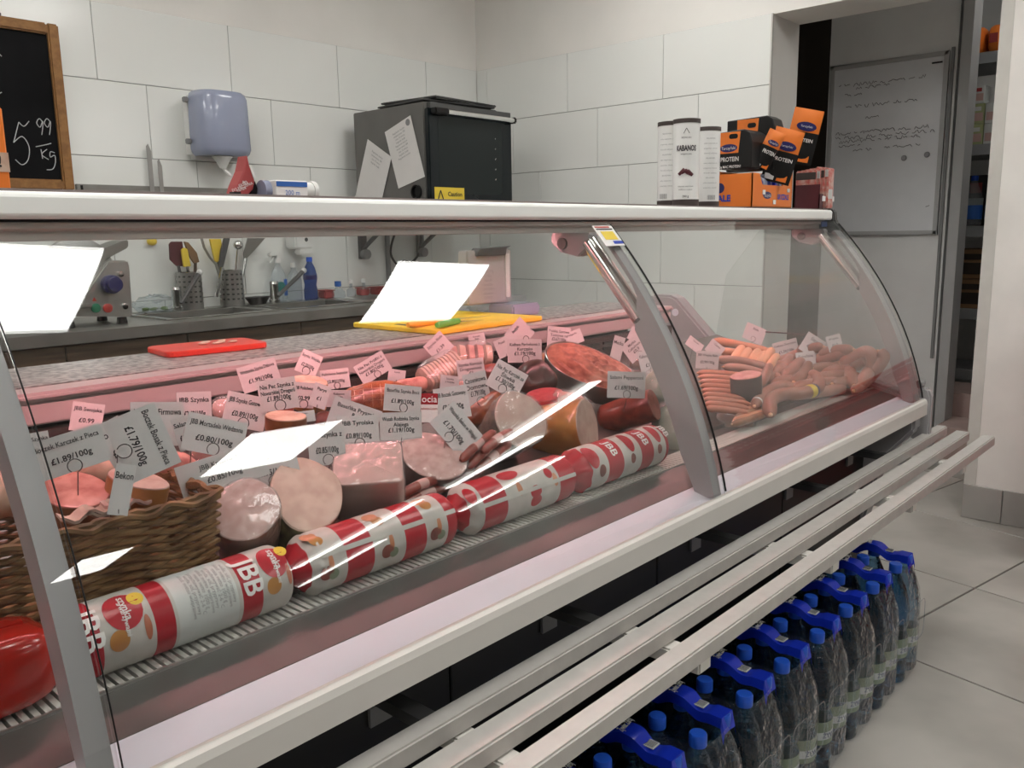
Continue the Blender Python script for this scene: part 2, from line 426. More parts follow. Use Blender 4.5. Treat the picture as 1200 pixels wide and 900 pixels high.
for k, ((ax, ay), (bx, by)) in enumerate((((5.68, -4.5), (5.79, -3.1)), ((8.0, -7.2), (7.9, -4.9)), ((5.23, -7.16), (5.44, -4.73)), ((6.95, -10.2), (6.75, -7.46)), ((5.13, -2.87), (5.16, -1.59)))):
    A, B = Vector((ax, ay, ZC)), Vector((bx, by, ZC)); M_ = (A+B)/2
    t = thing('batten_light', 'long slim ceiling batten light far in the shop', 'ceiling light', M_, 'batten lights far in the shop')
    d = (B-A).normalized(); s_ = Vector((-d.y, d.x, 0)); L_ = (B-A).length/2
    T = Matrix(((d.x, s_.x, 0, 0), (d.y, s_.y, 0, 0), (0, 0, 1, 0), (0, 0, 0, 1)))
    MB().box(-L_, L_, -.05, .05, -.03, -.0005, T=T).build('housing', 'white_plastic', t)
    MB().box(-L_+.01, L_-.01, -.07, .07, -.06, -.031, T=T).build('diffuser', 'panel_light', t)
# ------------------------------------------------------------------ store room behind the opening
S('wall_board', (4.9, 4.98, 1.36, 2.02, 0, ZC), mat='dim_paint')
S('trim_1', (4.86, 5.0, 1.285, 1.335, 0, 2.42), mat='grey_plastic')
S('trim_2', (4.885, 4.9, 1.372, 1.386, .5, 2.1), mat='mid_grey')
t = thing('store_fill_lamp', 'unseen ceiling lamp added to light the store room rack', 'ceiling light', (5.05, .75, ZC))  # unseen fill lamp, added so the rack and trim read as lit
MB().box(-.25, .25, -.06, .06, -.02, -.0005).build('housing', 'white_plastic', t); MB().box(-.24, .24, -.055, .055, -.05, -.021).build('diffuser', 'store_fill_lamp', t)
S('unlit_room_panel', (5.6, 5.66, 2.0, 2.9, 0, 2.62), mat='shade_print_brown')  # dark sheet standing in for the unlit room beside the board wall
st = S('trim_3', (4.71, 5.02, .70, 1.285, 0, .17), (5.02, 5.4, .70, 1.5, 0, .30), mat='step_tile')
t = thing('whiteboard', 'framed whiteboard with handwriting hanging in the back room', 'whiteboard', (4.9, 1.70, 1.16))
wy0, wy1, wz0, wz1 = 1.395, 2.005, 1.16, 2.085; Wl = (4.9, 1.70, 1.16)
MB().box(4.885, 4.899, wy0, wy1, wz0, wz1).build('panel', 'board_white', t, W=Wl)
f = MB()
for q in ((wy0, wy1, wz0, wz0+.022), (wy0, wy1, wz1-.022, wz1), (wy0, wy0+.022, wz0, wz1), (wy1-.022, wy1, wz0, wz1)): f.box(4.876, 4.899, *q)
f.build('frame', 'grey_plastic', t, W=Wl, bevel=.003)
rnd = random.Random(3)
def scribble(y, z, wd, h=.012, thick=.0013):
    hw = MB(); n = int(wd/.007); pts = []; x = y
    for k in range(n):
        gap = rnd.random() < .13
        pts.append((4.8835, x, z+rnd.uniform(-h, h)*.5)); x -= .007*rnd.uniform(.7, 1.3)
        if gap and len(pts) > 2:
            hw.tube(pts, thick, 4); pts = []; x -= .012
    if len(pts) > 1: hw.tube(pts, thick, 4)
    o = hw.build('handwriting', 'ink', t, W=Wl); o['kind'] = 'stuff'
for y, z, wd in ((1.955, 1.955, .38), (1.86, 1.935, .16), (1.92, 1.905, .10), (1.91, 1.84, .32), (1.80, 1.775, .09), (1.96, 1.70, .48), (1.96, 1.675, .46), (1.94, 1.655, .40), (1.94, 1.63, .12), (1.69, 1.61, .17), (1.86, 1.605, .10), (1.46, 1.29, .03)):
    scribble(y, z+.02, wd, .02 if wd > .2 else .015)
for y, z in ((1.585, 1.565), (1.47, 1.575)):
    MB().lathe([(.013, 0), (.015, .004), (.012, .010), (0, .010)], 16, T=frame((4.885, y, z), (-1, 0, 0))).build('magnet', 'magnet', t, W=Wl)
MB().box(4.878, 4.885, 1.425, 1.475, 2.03, 2.037).build('marker_clip', 'ink', t, W=Wl)
# shelving with goods
SX = 5.5
t = thing('storage_rack', 'grey metal storage rack with stocked shelves in the back room', 'rack', (SX+.2, 1.1, 0)); Wl = (SX+.2, 1.1, 0)
for z in (.30, .66, 1.14, 1.60, 2.10):
    MB().box(SX, SX+.45, .55, 1.62, z, z+.06).build('shelf_board', 'shelf_metal', t, W=Wl)
for y in (.56, 1.61):
    for x in (SX+.02, SX+.43): MB().box(x-.018, x+.018, y-.018, y+.018, .3, 2.45).build('post', 'shelf_metal', t, W=Wl)
def carton(name, lab, x, y, z, dx, dy, dz, m1, m2, m3='paper', cat='box', group=None):
    t = thing(name, lab, cat, (x, y, z), group)
    MB().box(-dx/2, dx/2, -dy/2, dy/2, 0, dz).build('carton', m1, t, bevel=.002, seg=1)
    MB().box(-dx/2-.001, -dx/2, -dy*.42, dy*.42, dz*.15, dz*.55).build('printed_panel', m2, t)
    MB().box(-dx/2-.001, -dx/2, -dy*.3, dy*.35, dz*.65, dz*.85).build('printed_strip', m3, t)
    return t
k = 0
for z, row in ((1.661, 0), (1.776, 1)):
    for y in (1.245, 1.33, 1.415, 1.50):
        if y < 1.27:
            carton('food_carton', 'dark purple food carton, lower one beside the small cartons' if row == 0 else 'dark purple food carton, upper one beside the small cartons', SX+.10, y, z, .12, .08, .113, 'purple', 'carton_red', 'label_white'); continue
        carton('food_carton', 'small pale green and pink food carton in the stack on the rack', SX+.10, y, z, .12, .08, .113, 'carton_green' if (k % 3) else 'label_white', 'carton_pink', 'label_white', 'box', 'small cartons stacked on the rack'); k += 1
carton('food_carton', 'small pink food carton on top of the pale green cartons', SX+.10, 1.42, 1.890, .12, .08, .10, 'label_white', 'carton_pink', 'carton_red')
for k, y in enumerate((1.27, 1.36, 1.45)):
    t = thing('snack_bag', 'orange snack bag lying on the top shelf of the rack', 'bag', (SX+.15, y, 2.161), 'snack bags on the top shelf')
    MB().ell((0, 0, .08), (.10, .042, .08), 14, 8, p=.7).build('bag', 'orange', t)
    MB().cbox((-.098, 0, .08), (.004, .04, .05)).build('printed_panel', 'carton_red', t)
for k, y in enumerate((1.30, 1.42, 1.53)):
    t = thing('water_jug', 'clear water bottle with blue label on the middle shelf of the rack', 'bottle', (SX+.13, y, 1.201), 'bottles on the middle shelf of the rack')
    MB().lathe([(.045, 0), (.052, .02), (.052, .14), (.045, .19), (.018, .25), (.018, .27)], 16).build('bottle', 'clear_plastic', t)
    MB().lathe([(.020, .262), (.020, .29), (0, .29)], 12).build('cap', 'cap_blue', t)
    MB().lathe([(.0535, .04), (.0535, .12)], 16, cap=False).build('label_band', 'label_blue', t)
    if k < 2:
        carton('tea_box', 'dark carton standing behind the clear bottles on the rack', SX+.30, y+.02, 1.201, .08, .10, .30, 'carton_dark', 'label_white', 'carton_red', 'box', 'dark cartons behind the bottles')
for k, (y, z) in enumerate(((1.38, .721), (1.38, .896))):
    carton('cardboard_box', ('brown cardboard box on the lower shelf of the rack', 'brown cardboard box stacked on another on the rack')[k], SX+.2, y, z, .32, .40, .17, 'cardboard', 'shade_print_brown', 'shade_print_brown')
t = thing('cup_tub', 'small white printed tub standing before the brown boxes', 'tub', (SX+.03, 1.49, .721))
MB().lathe([(.022, 0), (.026, .09), (.0, .09)], 16).build('tub', 'label_white', t); MB().lathe([(.0245, .03), (.0262, .07)], 16, cap=False).build('printed_band', 'label_blue', t)
# ------------------------------------------------------------------ the display counter
CX0, CX1 = -.95, 2.70
CW = Vector((.9, 1.1, 0))
counter = thing('display_counter', 'long refrigerated deli counter with curved glass front and white top shelf', 'display counter', CW)
def cpart(mb, name, mat, parent=None, **k):
    return mb.build(name, mat, parent or counter, W=CW if parent is None else CW, **k)
def cp(name, mat, *boxes, parent=None, **k):
    mb = MB()
    for b in boxes: mb.box(*b)
    return cpart(mb, name, mat, parent, **k)
def gy_(z):                                             # glass profile y(z)
    t = z-.95; return .24289*t**3+.68715*t**2+.51229*t+.85517
# base
cp('base_body', 'dark_panel', (CX0, CX1-.06, .935, 1.60, .10, .66), bevel=.004)
cp('plinth', 'black', (CX0, CX1-.10, .96, 1.55, 0, .10))
xs = [CX0, -.35, .25, .85, 1.45, 2.05, CX1-.06]
for x0, x1 in zip(xs[:-1], xs[1:]): cp('front_panel', 'dark_panel', (x0+.002, x1-.002, .917, .935, .10, .643), bevel=.002, seg=1)
# front rail
prof = [(.757, .645), (.757, .680), (.760, .689), (.766, .693), (.773, .692), (.777, .686), (.777, .645)]
cpart(MB().prism(prof, CX0, CX1-.02, axis='x', smooth=False), 'front_rail', 'rail_white')
cpart(MB().prism([(.779, .650), (.779, .688), (.826, .700), (.850, .700), (.850, .650)], CX0, CX1-.045, axis='x'), 'rail_ledge', 'rail_top')
cpart(MB().prism([(.780, .640), (.780, .650), (.852, .650), (.852, .640)], CX0, CX1-.04, axis='x'), 'rail_underside', 'alu_matte')
# steel front sill and grille
cpart(MB().prism([(.828, .694), (.828, .701), (.897, .7185), (.899, .7185), (.899, .694)], CX0, CX1-.08, axis='x'), 'front_sill', 'sill_steel')
cp('sill_edge', 'alu', (CX0, CX1-.08, .8965, .9005, .7175, .7215))
cp('grille_bed', 'black', (CX0, CX1-.08, .900, .958, .694, .700))
GP = .01075; sl = None
n = int((CX1-.09-(-.02))/GP)
for k in range(n):
    x = -.02+GP*k
    if sl is None: sl = MB().box(-.0033, .0033, .9005-CW.y, .957-CW.y, .700-CW.z, .7205-CW.z).build('grille_slat', 'rail_white', counter); o = sl
    else: o = sl.copy(); COL.objects.link(o)
    o.location = (x-CW.x, 0, 0)
# deck: flat strip, then a sloping rack to the back wall
def deck(y): return .72 if y < 1.0 else .73+.274*(y-1.0)
dk = [(.957, .694), (.957, .7195), (.995, .7195), (.996, .7289), (1.43, deck(1.43)), (1.43, .694)]
cpart(MB().prism(dk, CX0, CX1-.08, axis='x'), 'deck', 'deck_steel')
# back wall of the well, vents and rear beam
cp('well_back', 'well_dark', (CX0, 2.33, 1.432, 1.46, .66, .905), (2.33, CX1-.08, 1.432, 1.70, .66, .80))
for k in range(23):
    x = -.2+k*.108
    cp('vent_slot', 'black', *[(x, x+.088, 1.428, 1.432, z, z+.007) for z in (.868, .884)])
cp('rear_beam_lower', 'pink_profile', (CX0, 2.33, 1.436, 1.475, .914, .951), bevel=.003)
cp('rear_beam', 'pink_profile', (CX0, 2.33, 1.425, 1.49, .953, .9675), bevel=.005)
# canopy shelf
nose = [(1.076, 1.2255), (1.0715, 1.2275), (1.070, 1.232), (1.070, 1.250), (1.0725, 1.255), (1.078, 1.257), (1.40, 1.257), (1.40, 1.2255)]
shelf_part = cpart(MB().prism(nose, CX0, CX1-.03, axis='x'), 'top_shelf', 'shelf_white', bevel=.002, seg=1)
cp('shelf_top_strip', 'lip_dark', (CX0, CX1-.03, 1.086, 1.40, 1.2575, 1.2605))
cp('shelf_gap', 'black', (CX0, CX1-.05, 1.086, 1.38, 1.2225, 1.2255))
cpart(MB().prism([(1.088, 1.2225), (1.088, 1.2145), (1.098, 1.2125), (1.098, 1.2005), (1.150, 1.2005), (1.150, 1.2225)], CX0, CX1-.06, axis='x'), 'soffit_profile', 'soffit', bevel=.001, seg=1)
cp('lamp_shield_housing', 'soffit', (CX0, CX1-.08, 1.150, 1.40, 1.2185, 1.2225), (CX0, CX1-.08, 1.196, 1.202, 1.2008, 1.2185), (CX0, CX1-.08, 1.1502, 1.1605, 1.2005, 1.2015))  # hidden lips added to keep pink light off the front row and slicer
for x0, x1 in ((-.75, .24), (.30, 1.40), (1.46, 2.56)):
    lp = cpart(MB().tube([(x0, 1.164, 1.2115), (x1, 1.164, 1.2115)], .0065, 12), 'lamp_tube', 'pink_lamp')
    for xx in (x0, x1): cpart(MB().tube([(xx-.012, 1.164, 1.2115), (xx+.012, 1.164, 1.2115)], .0072, 12), 'lamp_cap', 'grey_plastic')
cpart(MB().prism([(1.062, 1.222), (1.066, 1.250), (1.076, 1.262), (1.42, 1.262), (1.42, 1.215), (1.05, 1.185), (1.035, 1.195)], CX1-.03, CX1-.004, axis='x'), 'shelf_end_cap', 'dark_grey', bevel=.004)
cp('shelf_end_label', 'label_blue', (CX1-.075, CX1-.035, 1.0835, 1.0865, 1.206, 1.222))
# curved glass panes and their supports
def pane(x0, x1, z0, z1, name='glass_pane', off=0.0, th=.006):
    zz = [z0+(z1-z0)*k/28 for k in range(29)]; out = []; inn = []
    for z in zz:
        dy = (gy_(z+.001)-gy_(z-.001))/.002; nn = Vector((-1, dy)).normalized()
        out.append((gy_(z)+nn.x*off, z+nn.y*off)); inn.append((gy_(z)-nn.x*(th-off), z-nn.y*(th-off)))
    mb = MB(); L = out+inn[::-1]; m = len(L)
    V = [(x0, y, z) for y, z in L]+[(x1, y, z) for y, z in L]
    mb.add(V, [(i, i+1, m+i+1, m+i) for i in range(28)]+[(29+i, 30+i, m+30+i, m+29+i) for i in range(28)], 0, True)
    mb.add(V, [(28, 29, m+29, m+28), (57, 0, m, m+57)]+[(i, i+1, 56-i, 57-i) for i in range(28)]+[(m+i, m+57-i, m+56-i, m+i+1) for i in range(28)], 0, False)
    return cpart(mb, name, 'glass')
for x0, x1 in ((CX0, .284), (.287, 1.452), (1.455, CX1-.035)): pane(x0, x1, .692, 1.222)
def arm(x, wd=.028, dp=.062, mat='arm_plastic'):
    zz = [.694+(1.20-.694)*k/22 for k in range(23)]; L = []; R = []
    for k, z in enumerate(zz):
        dy = (gy_(z+.001)-gy_(z-.001))/.002; nn = Vector((-1, dy)).normalized()
        d2 = dp*(.75+.25*min(1, k/4)) if z < 1.04 else dp+(.016-dp)*min(1, (z-1.04)/.05)
        L.append((gy_(z)-nn.x*.008, z-nn.y*.008)); R.append((gy_(z)-nn.x*d2, z-nn.y*d2))
    a_ = MB()
    V = [(xx, y, z) for xx in (x-wd/2, x+wd/2) for (y, z) in L+R]
    m = 46
    Fq = []
    for i in range(22):
        Fq += [(i, i+1, 23+i+1, 23+i), (m+i, m+23+i, m+24+i, m+i+1), (i, m+i, m+i+1, i+1), (23+i, 24+i, m+24+i, m+23+i)]
    Fq += [(0, 23, m+23, m), (22, m+22, m+45, 45)]
    a_.add(V, Fq)
    ar = cpart(a_, 'glass_support', mat)
    # edge strip along the glass joint
    if x < 1: sealr = .0009
    else: sealr = .002
    e = MB(); e.tube([(x+wd/2+.004, gy_(z)-.001, z) for z in [.70+(1.215-.70)*k/30 for k in range(31)]], sealr, 6)
    cpart(e, 'joint_seal', 'black')
    # lifter tube and hinge
    p0 = Vector((x, gy_(1.19)+.062, 1.180)); p1 = Vector((x, gy_(1.045)+.044, 1.028))
    cpart(MB().tube([p0, p1], .0175, 16), 'lifter_tube', 'chrome')
    d = (p1-p0).normalized()
    cpart(MB().tube([p1, p1+d*.006], .0155, 16), 'lifter_end', 'dark_grey')
    hg = MB(); hg.prism([(1.07, 1.2), (1.07, 1.172), (1.10, 1.150), (1.15, 1.160), (1.175, 1.180), (1.175, 1.2)], x-.016, x+.016, axis='x')
    cpart(hg, 'hinge', 'arm_plastic', bevel=.004)
    cpart(MB().tube([(x-.022, 1.14, 1.178), (x+.022, 1.14, 1.178)], .012, 14), 'hinge_pin', 'dark_grey')
arm(.27, .024, .044); arm(1.434); arm(2.625, .05, .05)
# side glass and end panel at the far end
zz = [.73+(1.20-.73)*k/20 for k in range(21)]
out = [(gy_(z)+.012, z) for z in zz]+[(1.30, 1.205), (1.42, 1.05), (1.46, .80), (1.2, .72)]
cpart(MB().prism(out, 2.655, 2.660, axis='x'), 'end_glass', 'glass')
endp = [(.775, .60), (.775, .700), (.90, .735), (1.20, .765), (1.42, .80), (1.47, .84), (1.60, .965), (1.625, .975), (1.70, .975), (1.715, .96), (1.715, .10), (.95, .10), (.86, .5)]
cpart(MB().prism(endp, CX1-.075, CX1-.008, axis='x'), 'end_panel', 'arm_plastic', bevel=.008)
cpart(MB().lathe([(.0, 0), (.013, 0), (.013, .003), (0, .003)], 16, T=frame((CX1-.075, 1.60, .915), (-1, 0, 0))), 'end_badge', 'rail_top')
cpart(MB().prism([(.748, .56), (.748, .70), (.758, .722), (.772, .727), (.795, .72), (.80, .56)], CX1-.022, CX1+.006, axis='x'), 'rail_end_cap', 'arm_plastic', bevel=.006)
cpart(MB().tube([(CX1-.03, .785, .735), (CX1+.005, .785, .735)], .011, 12), 'glass_stop', 'mid_grey')
# slim clear riser standing before the goods in the main bay
cp('clear_riser', 'acrylic', (.30, 1.355, .9605, .9635, .721, .775))
# bag rest: three slats on arms
for y0, y1, x1, nm in ((.591, .626, 2.775, 0), (.663, .703, 2.79, 0), (.737, .770, 2.83, 0)):
    cp('bag_slat', 'alu_matte', (-.3, x1, y0, y1, .556, .585), bevel=.003)
for x in (-.15, .235, .705, 1.09, 1.60, 2.08, 2.50):
    a_ = cp('bag_arm', 'rail_white', (x-.018, x+.018, .60, .80, .530, .5555), bevel=.003); cp('arm_root', 'dark_grey', (x-.014, x+.014, .80, .916, .534, .5515))
    cp('arm_plate', 'mid_grey', (x-.02, x+.02, .911, .9165, .50, .5295))
# worktop on the staff side
wt = MB().box(CX0, 2.335, 1.491, 1.745, .938, .968).build('worktop', 'granite', bevel=.004)
tag(wt, 'speckled grey granite worktop along the staff side of the counter', 'worktop')
cp('rear_body', 'dark_panel', (CX0, 2.33, 1.60, 1.715, .10, .937), (2.33, CX1-.10, 1.60, 1.71, .10, .80))
# price sticker card on the glass near the middle support
t = thing('price_sticker', 'small white sticker with yellow and blue print on the glass by the middle support', 'sticker', onY(1.02, 706, 278))
zc = 1.188
def gl_pt(x, z, off):
    dy = (gy_(z+.001)-gy_(z-.001))/.002; nn = Vector((0, -1, dy)).normalized(); return Vector((x, gy_(z), z))+nn*off
sxc = 1.418
def gl_patch(name, mat, x0, x1, z0, z1, off, parent, W):
    mb = MB(); V = []; nz = 6
    for k in range(nz+1):
        z = z0+(z1-z0)*k/nz
        for o_ in (off, off+.0006):
            V += [gl_pt(x0, z, o_), gl_pt(x1, z, o_)]
    Fc = []
    for k in range(nz):
        b = 4*k; c = b+4
        Fc += [(b+2, b+3, c+3, c+2), (b, c, c+1, b+1), (b, b+2, c+2, c), (b+1, c+1, c+3, b+3)]
    Fc += [(0, 1, 3, 2), (4*nz, 4*nz+2, 4*nz+3, 4*nz+1)]
    mb.add(V, Fc); return mb.build(name, mat, parent, W=W)
Wl = Vector(t.location)
gl_patch('card', 'paper', sxc-.033, sxc+.033, 1.172, 1.212, .0012, t, Wl)
gl_patch('red_print', 'btn_red', sxc-.028, sxc+.02, 1.2075, 1.210, .0021, t, Wl)
gl_patch('black_print', 'ink', sxc-.028, sxc+.026, 1.2035, 1.2055, .0021, t, Wl)
gl_patch('yellow_print', 'yellow', sxc-.02, sxc+.022, 1.184, 1.200, .0021, t, Wl)
gl_patch('blue_print', 'cobalt', sxc+.0, sxc+.031, 1.1755, 1.181, .0021, t, Wl)
# ------------------------------------------------------------------ goods in the counter
def heap(px, py, h):
    d = ray(px, py); t = (.73-.274+h-CAM.z)/(d.z-.274*d.y); return CAM+d*t
def x_at(px, y, z):
    k = (px-600)/CAM_F; v = RT-FW*k; P = Vector((0, y, z))-CAM; return -(P.dot(v))/v.x
# --- wrapped sausage logs in the front row
CY, CR = .945, .042; CZ = .7205+CR
def wrap_fn(ax, th0, r):
    return lambda x, y: Vector((ax+y, -r*math.cos(th0-x/r), r*math.sin(th0-x/r)))
def front_log(px0, px1, bands, deco, label, twist=True, seam=False):
    x0, x1 = x_at(px0, CY, CZ), x_at(px1, CY, CZ); L = x1-x0; W = ((x0+x1)/2, CY, .7205)
    t = thing('wrapped_sausage', label, 'sausage', W)
    T0 = Matrix.Translation((x0-W[0], 0, CR))
    def rad(f):
        e = f*L; r = CR
        if e < .035: r = CR*(.30+.70*math.sin(min(1, e/.035)*math.pi/2)) if twist else CR*math.sqrt(max(0, 1-((.02-min(e, .02))/.022)**2))
        if L-e < .016: r = min(r, CR*math.sqrt(max(.02, 1-((.016-(L-e))/.0175)**2)))
        return r
    def col(f):
        for a_, b_, c in bands:
            if a_ <= f < b_: return c
        return 1
    cuts = sorted(set([0, 1]+[k/60 for k in range(61)]+[a for a, b, c in bands if 0 < a < 1]+[b for a, b, c in bands if 0 < b < 1]))
    mb = MB(); seg = 32; V = []
    for f in cuts:
        for k in range(seg):
            a = 2*math.pi*k/seg; r = rad(f)*(1+(.05*math.sin(a*9) if (twist and f*L < .035) else 0))
            V.append((f*L, -r*math.cos(a), r*math.sin(a)))
    for i in range(len(cuts)-1):
        c = col((cuts[i]+cuts[i+1])/2)
        mb.add(V[i*seg:(i+2)*seg], [(k, (k+1) % seg, seg+(k+1) % seg, seg+k) for k in range(seg)], c, True, T0)
    mb.add(V[:seg], [tuple(range(seg))], 1, False, T0); mb.add(V[-seg:], [tuple(range(seg))[::-1]], 1, False, T0)
    mb.build('casing', ['casing_red', 'casing_white', 'label_white'], t)
    R = CR+.0006
    pr = MB()
    for s, f, th, size in deco.get('text', []): put_text(pr, s, size, T=T0, fn=wrap_fn(f*L, math.radians(th), R+.0005), bold=.02)
    if pr.v: pr.build('white_lettering', 'paper', t)
    for f, th, ra, rc, m in deco.get('oval', []):
        o_ = MB(); pts = []
        fn = wrap_fn(f*L, math.radians(th), R)
        ring = [fn(rc*math.cos(2*math.pi*k/20), ra*math.sin(2*math.pi*k/20)) for k in range(20)]
        mid = [fn(.5*rc*math.cos(2*math.pi*k/20), .5*ra*math.sin(2*math.pi*k/20)) for k in range(20)]
        o_.add(ring+mid+[fn(0, 0)], [(k, (k+1) % 20, 20+(k+1) % 20, 20+k) for k in range(20)]+[(20+k, 20+(k+1) % 20, 40) for k in range(20)], 0, True, T0)
        o_.build('printed_oval', m, t)
    if deco.get('fine'):
        fb = MB()
        for f, n_ in deco['fine']:
            for q in range(n_): put_text(fb, ['skład: mięso wieprzowe', 'woda, sól, przyprawy', 'przechowywać 2-6 °C', 'masa netto 1000 g'][q % 4], .0065, T=T0, fn=wrap_fn((f+q*.021)*L, math.radians(42), R+.0005))
        fb.build('fine_print', 'grey_ink', t)
    if seam:
        s_ = MB(); fn = wrap_fn(0, math.radians(seam), R+.0003)
        s_.add([fn(-.0035, .03), fn(.0035, .03), fn(.0035, L-.012), fn(-.0035, L-.012)], [(0, 1, 2, 3)], 0, False, T0); s_.build('seam_strip', 'casing_white', t)
    if twist:
        c_ = MB(); c_.tube([(-.010, 0, -.012), (.004, 0, -.003), (.012, 0, 0)], [.008, .005, .012], 10, T=T0)
        for k in range(4): c_.tube([(-.004, 0, -.004), (-.018, -.012+.008*k, -.018-.004*k), (-.026, -.02+.013*k, -.034)], .0014, 5, T=T0)
        c_.build('tied_end', 'casing_white', t)
    return t
R_, W_, G_ = 0, 1, 2
front_log(78, 331, [(.0, .085, R_), (.30, .385, R_), (.40, .68, G_), (.70, .80, R_)], dict(
    text=[('JBB', .045, 38, .036), ('JBB', .755, 38, .036), ('szynka', .205, 55, .012), ('z warzywami', .19, 38, .008), ('szynka', .905, 55, .012), ('z warzywami', .892, 38, .008)],
    oval=[(.195, 52, .021, .024, 'casing_red'), (.89, 52, .019, .024, 'casing_red'), (.15, 8, .011, .012, 'smoked_amber'), (.27, 14, .004, .015, 'frank'), (.26, 66, .009, .010, 'yellow'), (.86, 8, .010, .011, 'smoked_amber'), (.945, 20, .003, .014, 'frank'), (.955, 66, .008, .009, 'yellow')], fine=[(.47, 10)]),
    'red and white wrapped sausage log with grey text panel, in front of the wicker basket', twist=False)
veg = lambda f: [(f, 78, .012, .009, 'frank_orange'), (f+.02, 62, .010, .009, 'smoked_amber'), (f+.05, 12, .004, .014, 'frank_orange'), (f+.02, -4, .011, .010, 'salami_skin'), (f+.06, -10, .008, .008, 'label_green')]
front_log(336, 521, [(0, .06, R_), (.24, .40, R_), (.60, .74, R_), (.89, 1.0, R_)], dict(oval=veg(.46)+veg(.78)+veg(.10)),
    'red and white striped sausage log with printed vegetables, below the square ham block', seam=30)
front_log(528, 659, [(0, .05, R_), (.13, .32, R_), (.80, .97, R_)], dict(oval=[(.42, 72, .024, .012, 'casing_red'), (.57, 10, .014, .011, 'casing_red'), (.57, -12, .014, .011, 'casing_red'), (.72, 42, .009, .010, 'casing_red'), (.44, 28, .006, .012, 'frank_orange'), (.76, 22, .006, .012, 'frank_orange'), (.06, 50, .012, .016, 'casing_red')]),
    'red and white sausage log with two printed red squares, below the yellow-brown smoked log', seam=18)
front_log(662, 768, [(0, .10, R_), (.27, .43, R_), (.63, .77, R_), (.92, 1.0, R_)], dict(
    text=[('JBB', .35, 52, .026), ('JBB', .70, 52, .026), ('JBB', .955, 52, .022)],
    oval=[(.54, 58, .013, .026, 'casing_red'), (.85, 58, .012, .026, 'casing_red'), (.14, 48, .017, .026, 'casing_red'), (.53, 6, .008, .010, 'salami_skin'), (.84, 6, .008, .010, 'salami_skin'), (.20, 2, .010, .012, 'salami_skin')]),
    'red and white sausage log with bold white letters, next to the middle glass support')
# red pack at the near end
t = thing('red_packet', 'shiny red vacuum packet lying on the grille beside the near glass support', 'packet', (.19, .955, .7215))
MB().ell((0, 0, .042), (.105, .05, .042), 24, 14, p=.45).build('packet', 'red_wrap', t)
MB().cbox((0, .0, .0825), (.16, .008, .004)).build('seal_fold', 'red_wrap', t)
# --- cut logs
def cut_log(px, py, rx, ry, y, dirn, b, L, skin, face, name, label, roll=0, shape=None, film=False, cat='meat', taper=.93, wob=.03):
    P = onY(y, px, py); s = mpp(P); rx *= s; ry *= s
    vd = (P-CAM).normalized(); iv = (RT*dirn[0]-UP*dirn[1]); iv = (iv-vd*iv.dot(vd)).normalized()
    ax = (vd*math.cos(math.radians(b))+iv*math.sin(math.radians(b))).normalized()
    n = -ax; ur = RT*math.cos(math.radians(roll))+UP*math.sin(math.radians(roll))
    # undo the foreshortening of the tilted face so that it covers rx by ry pixels
    T = frame(P, n, ur); t = thing(name, label, cat, M=T)
    c = max(.45, abs(n.dot(vd))); xl = (T.to_3x3() @ Vector((1, 0, 0))); yl = (T.to_3x3() @ Vector((0, 1, 0)))
    fx = max(.7, (xl-vd*xl.dot(vd)).length); fy = max(.7, (yl-vd*yl.dot(vd)).length)
    rx /= fx; ry /= fy
    rnd = random.Random(int(px*7+py)); ph = [rnd.uniform(0, 6.28) for _ in range(4)]
    nseg = 36
    if shape == 'block':
        base = rrect(2*rx, 2*ry, min(rx, ry)*.22, 5); nseg = len(base)
    else:
        base = []
        for k in range(nseg):
            a = 2*math.pi*k/nseg; w_ = 1+wob*(math.sin(2*a+ph[0])*.6+math.sin(3*a+ph[1])*.5+.3*math.sin(5*a+ph[2]))
            base.append((rx*math.cos(a)*w_, ry*math.sin(a)*w_))
    mb = MB(); V = []; st = [0, -.003, -.35*L, -.7*L, -L*.92, -L]; sc = [1, 1.012, 1.02, 1.0*taper+.04, taper, taper*.72]
    for z, k_ in zip(st, sc): V += [(x*k_, y_*k_, z) for x, y_ in base]
    Fc = []
    for i in range(len(st)-1): Fc += [(i*nseg+k, i*nseg+(k+1) % nseg, (i+1)*nseg+(k+1) % nseg, (i+1)*nseg+k) for k in range(nseg)]
    Fc.append(tuple(range((len(st)-1)*nseg, len(st)*nseg)))
    mb.add(V, Fc, 0, shape != 'block'); mb.build('rind', skin, t)
    fc = MB(); rings = [(1.0, 0), (.97, .0016), (.66, .0024), (.33, .002)]; V = []
    for k_, z in rings:
        for i, (x, y_) in enumerate(base): V.append((x*k_, y_*k_, z+rnd.uniform(-.0005, .0005)*(k_ < .9)))
    V.append((0, 0, .0022)); Fc = []
    for i in range(3): Fc += [(i*nseg+k, i*nseg+(k+1) % nseg, (i+1)*nseg+(k+1) % nseg, (i+1)*nseg+k) for k in range(nseg)]
    Fc += [(3*nseg+k, 3*nseg+(k+1) % nseg, 4*nseg) for k in range(nseg)]
    fc.add(V, Fc, 0, True); fc.build('cut_face', face, t)
    if film:
        fm = MB(); V = []
        for z, k_ in ((.004, .96), (.003, 1.03), (-.5*L, 1.06), (-L, 1.0)): V += [(x*k_*(1+rnd.uniform(-.02, .02)), y_*k_, z) for x, y_ in base]
        Fc = []
        for i in range(3): Fc += [(i*nseg+k, i*nseg+(k+1) % nseg, (i+1)*nseg+(k+1) % nseg, (i+1)*nseg+k) for k in range(nseg)]
        Fc.append(tuple(range(nseg)))
        fm.add(V, Fc, 0, True); fm.build('cling_film', 'vac_film', t)
    return t
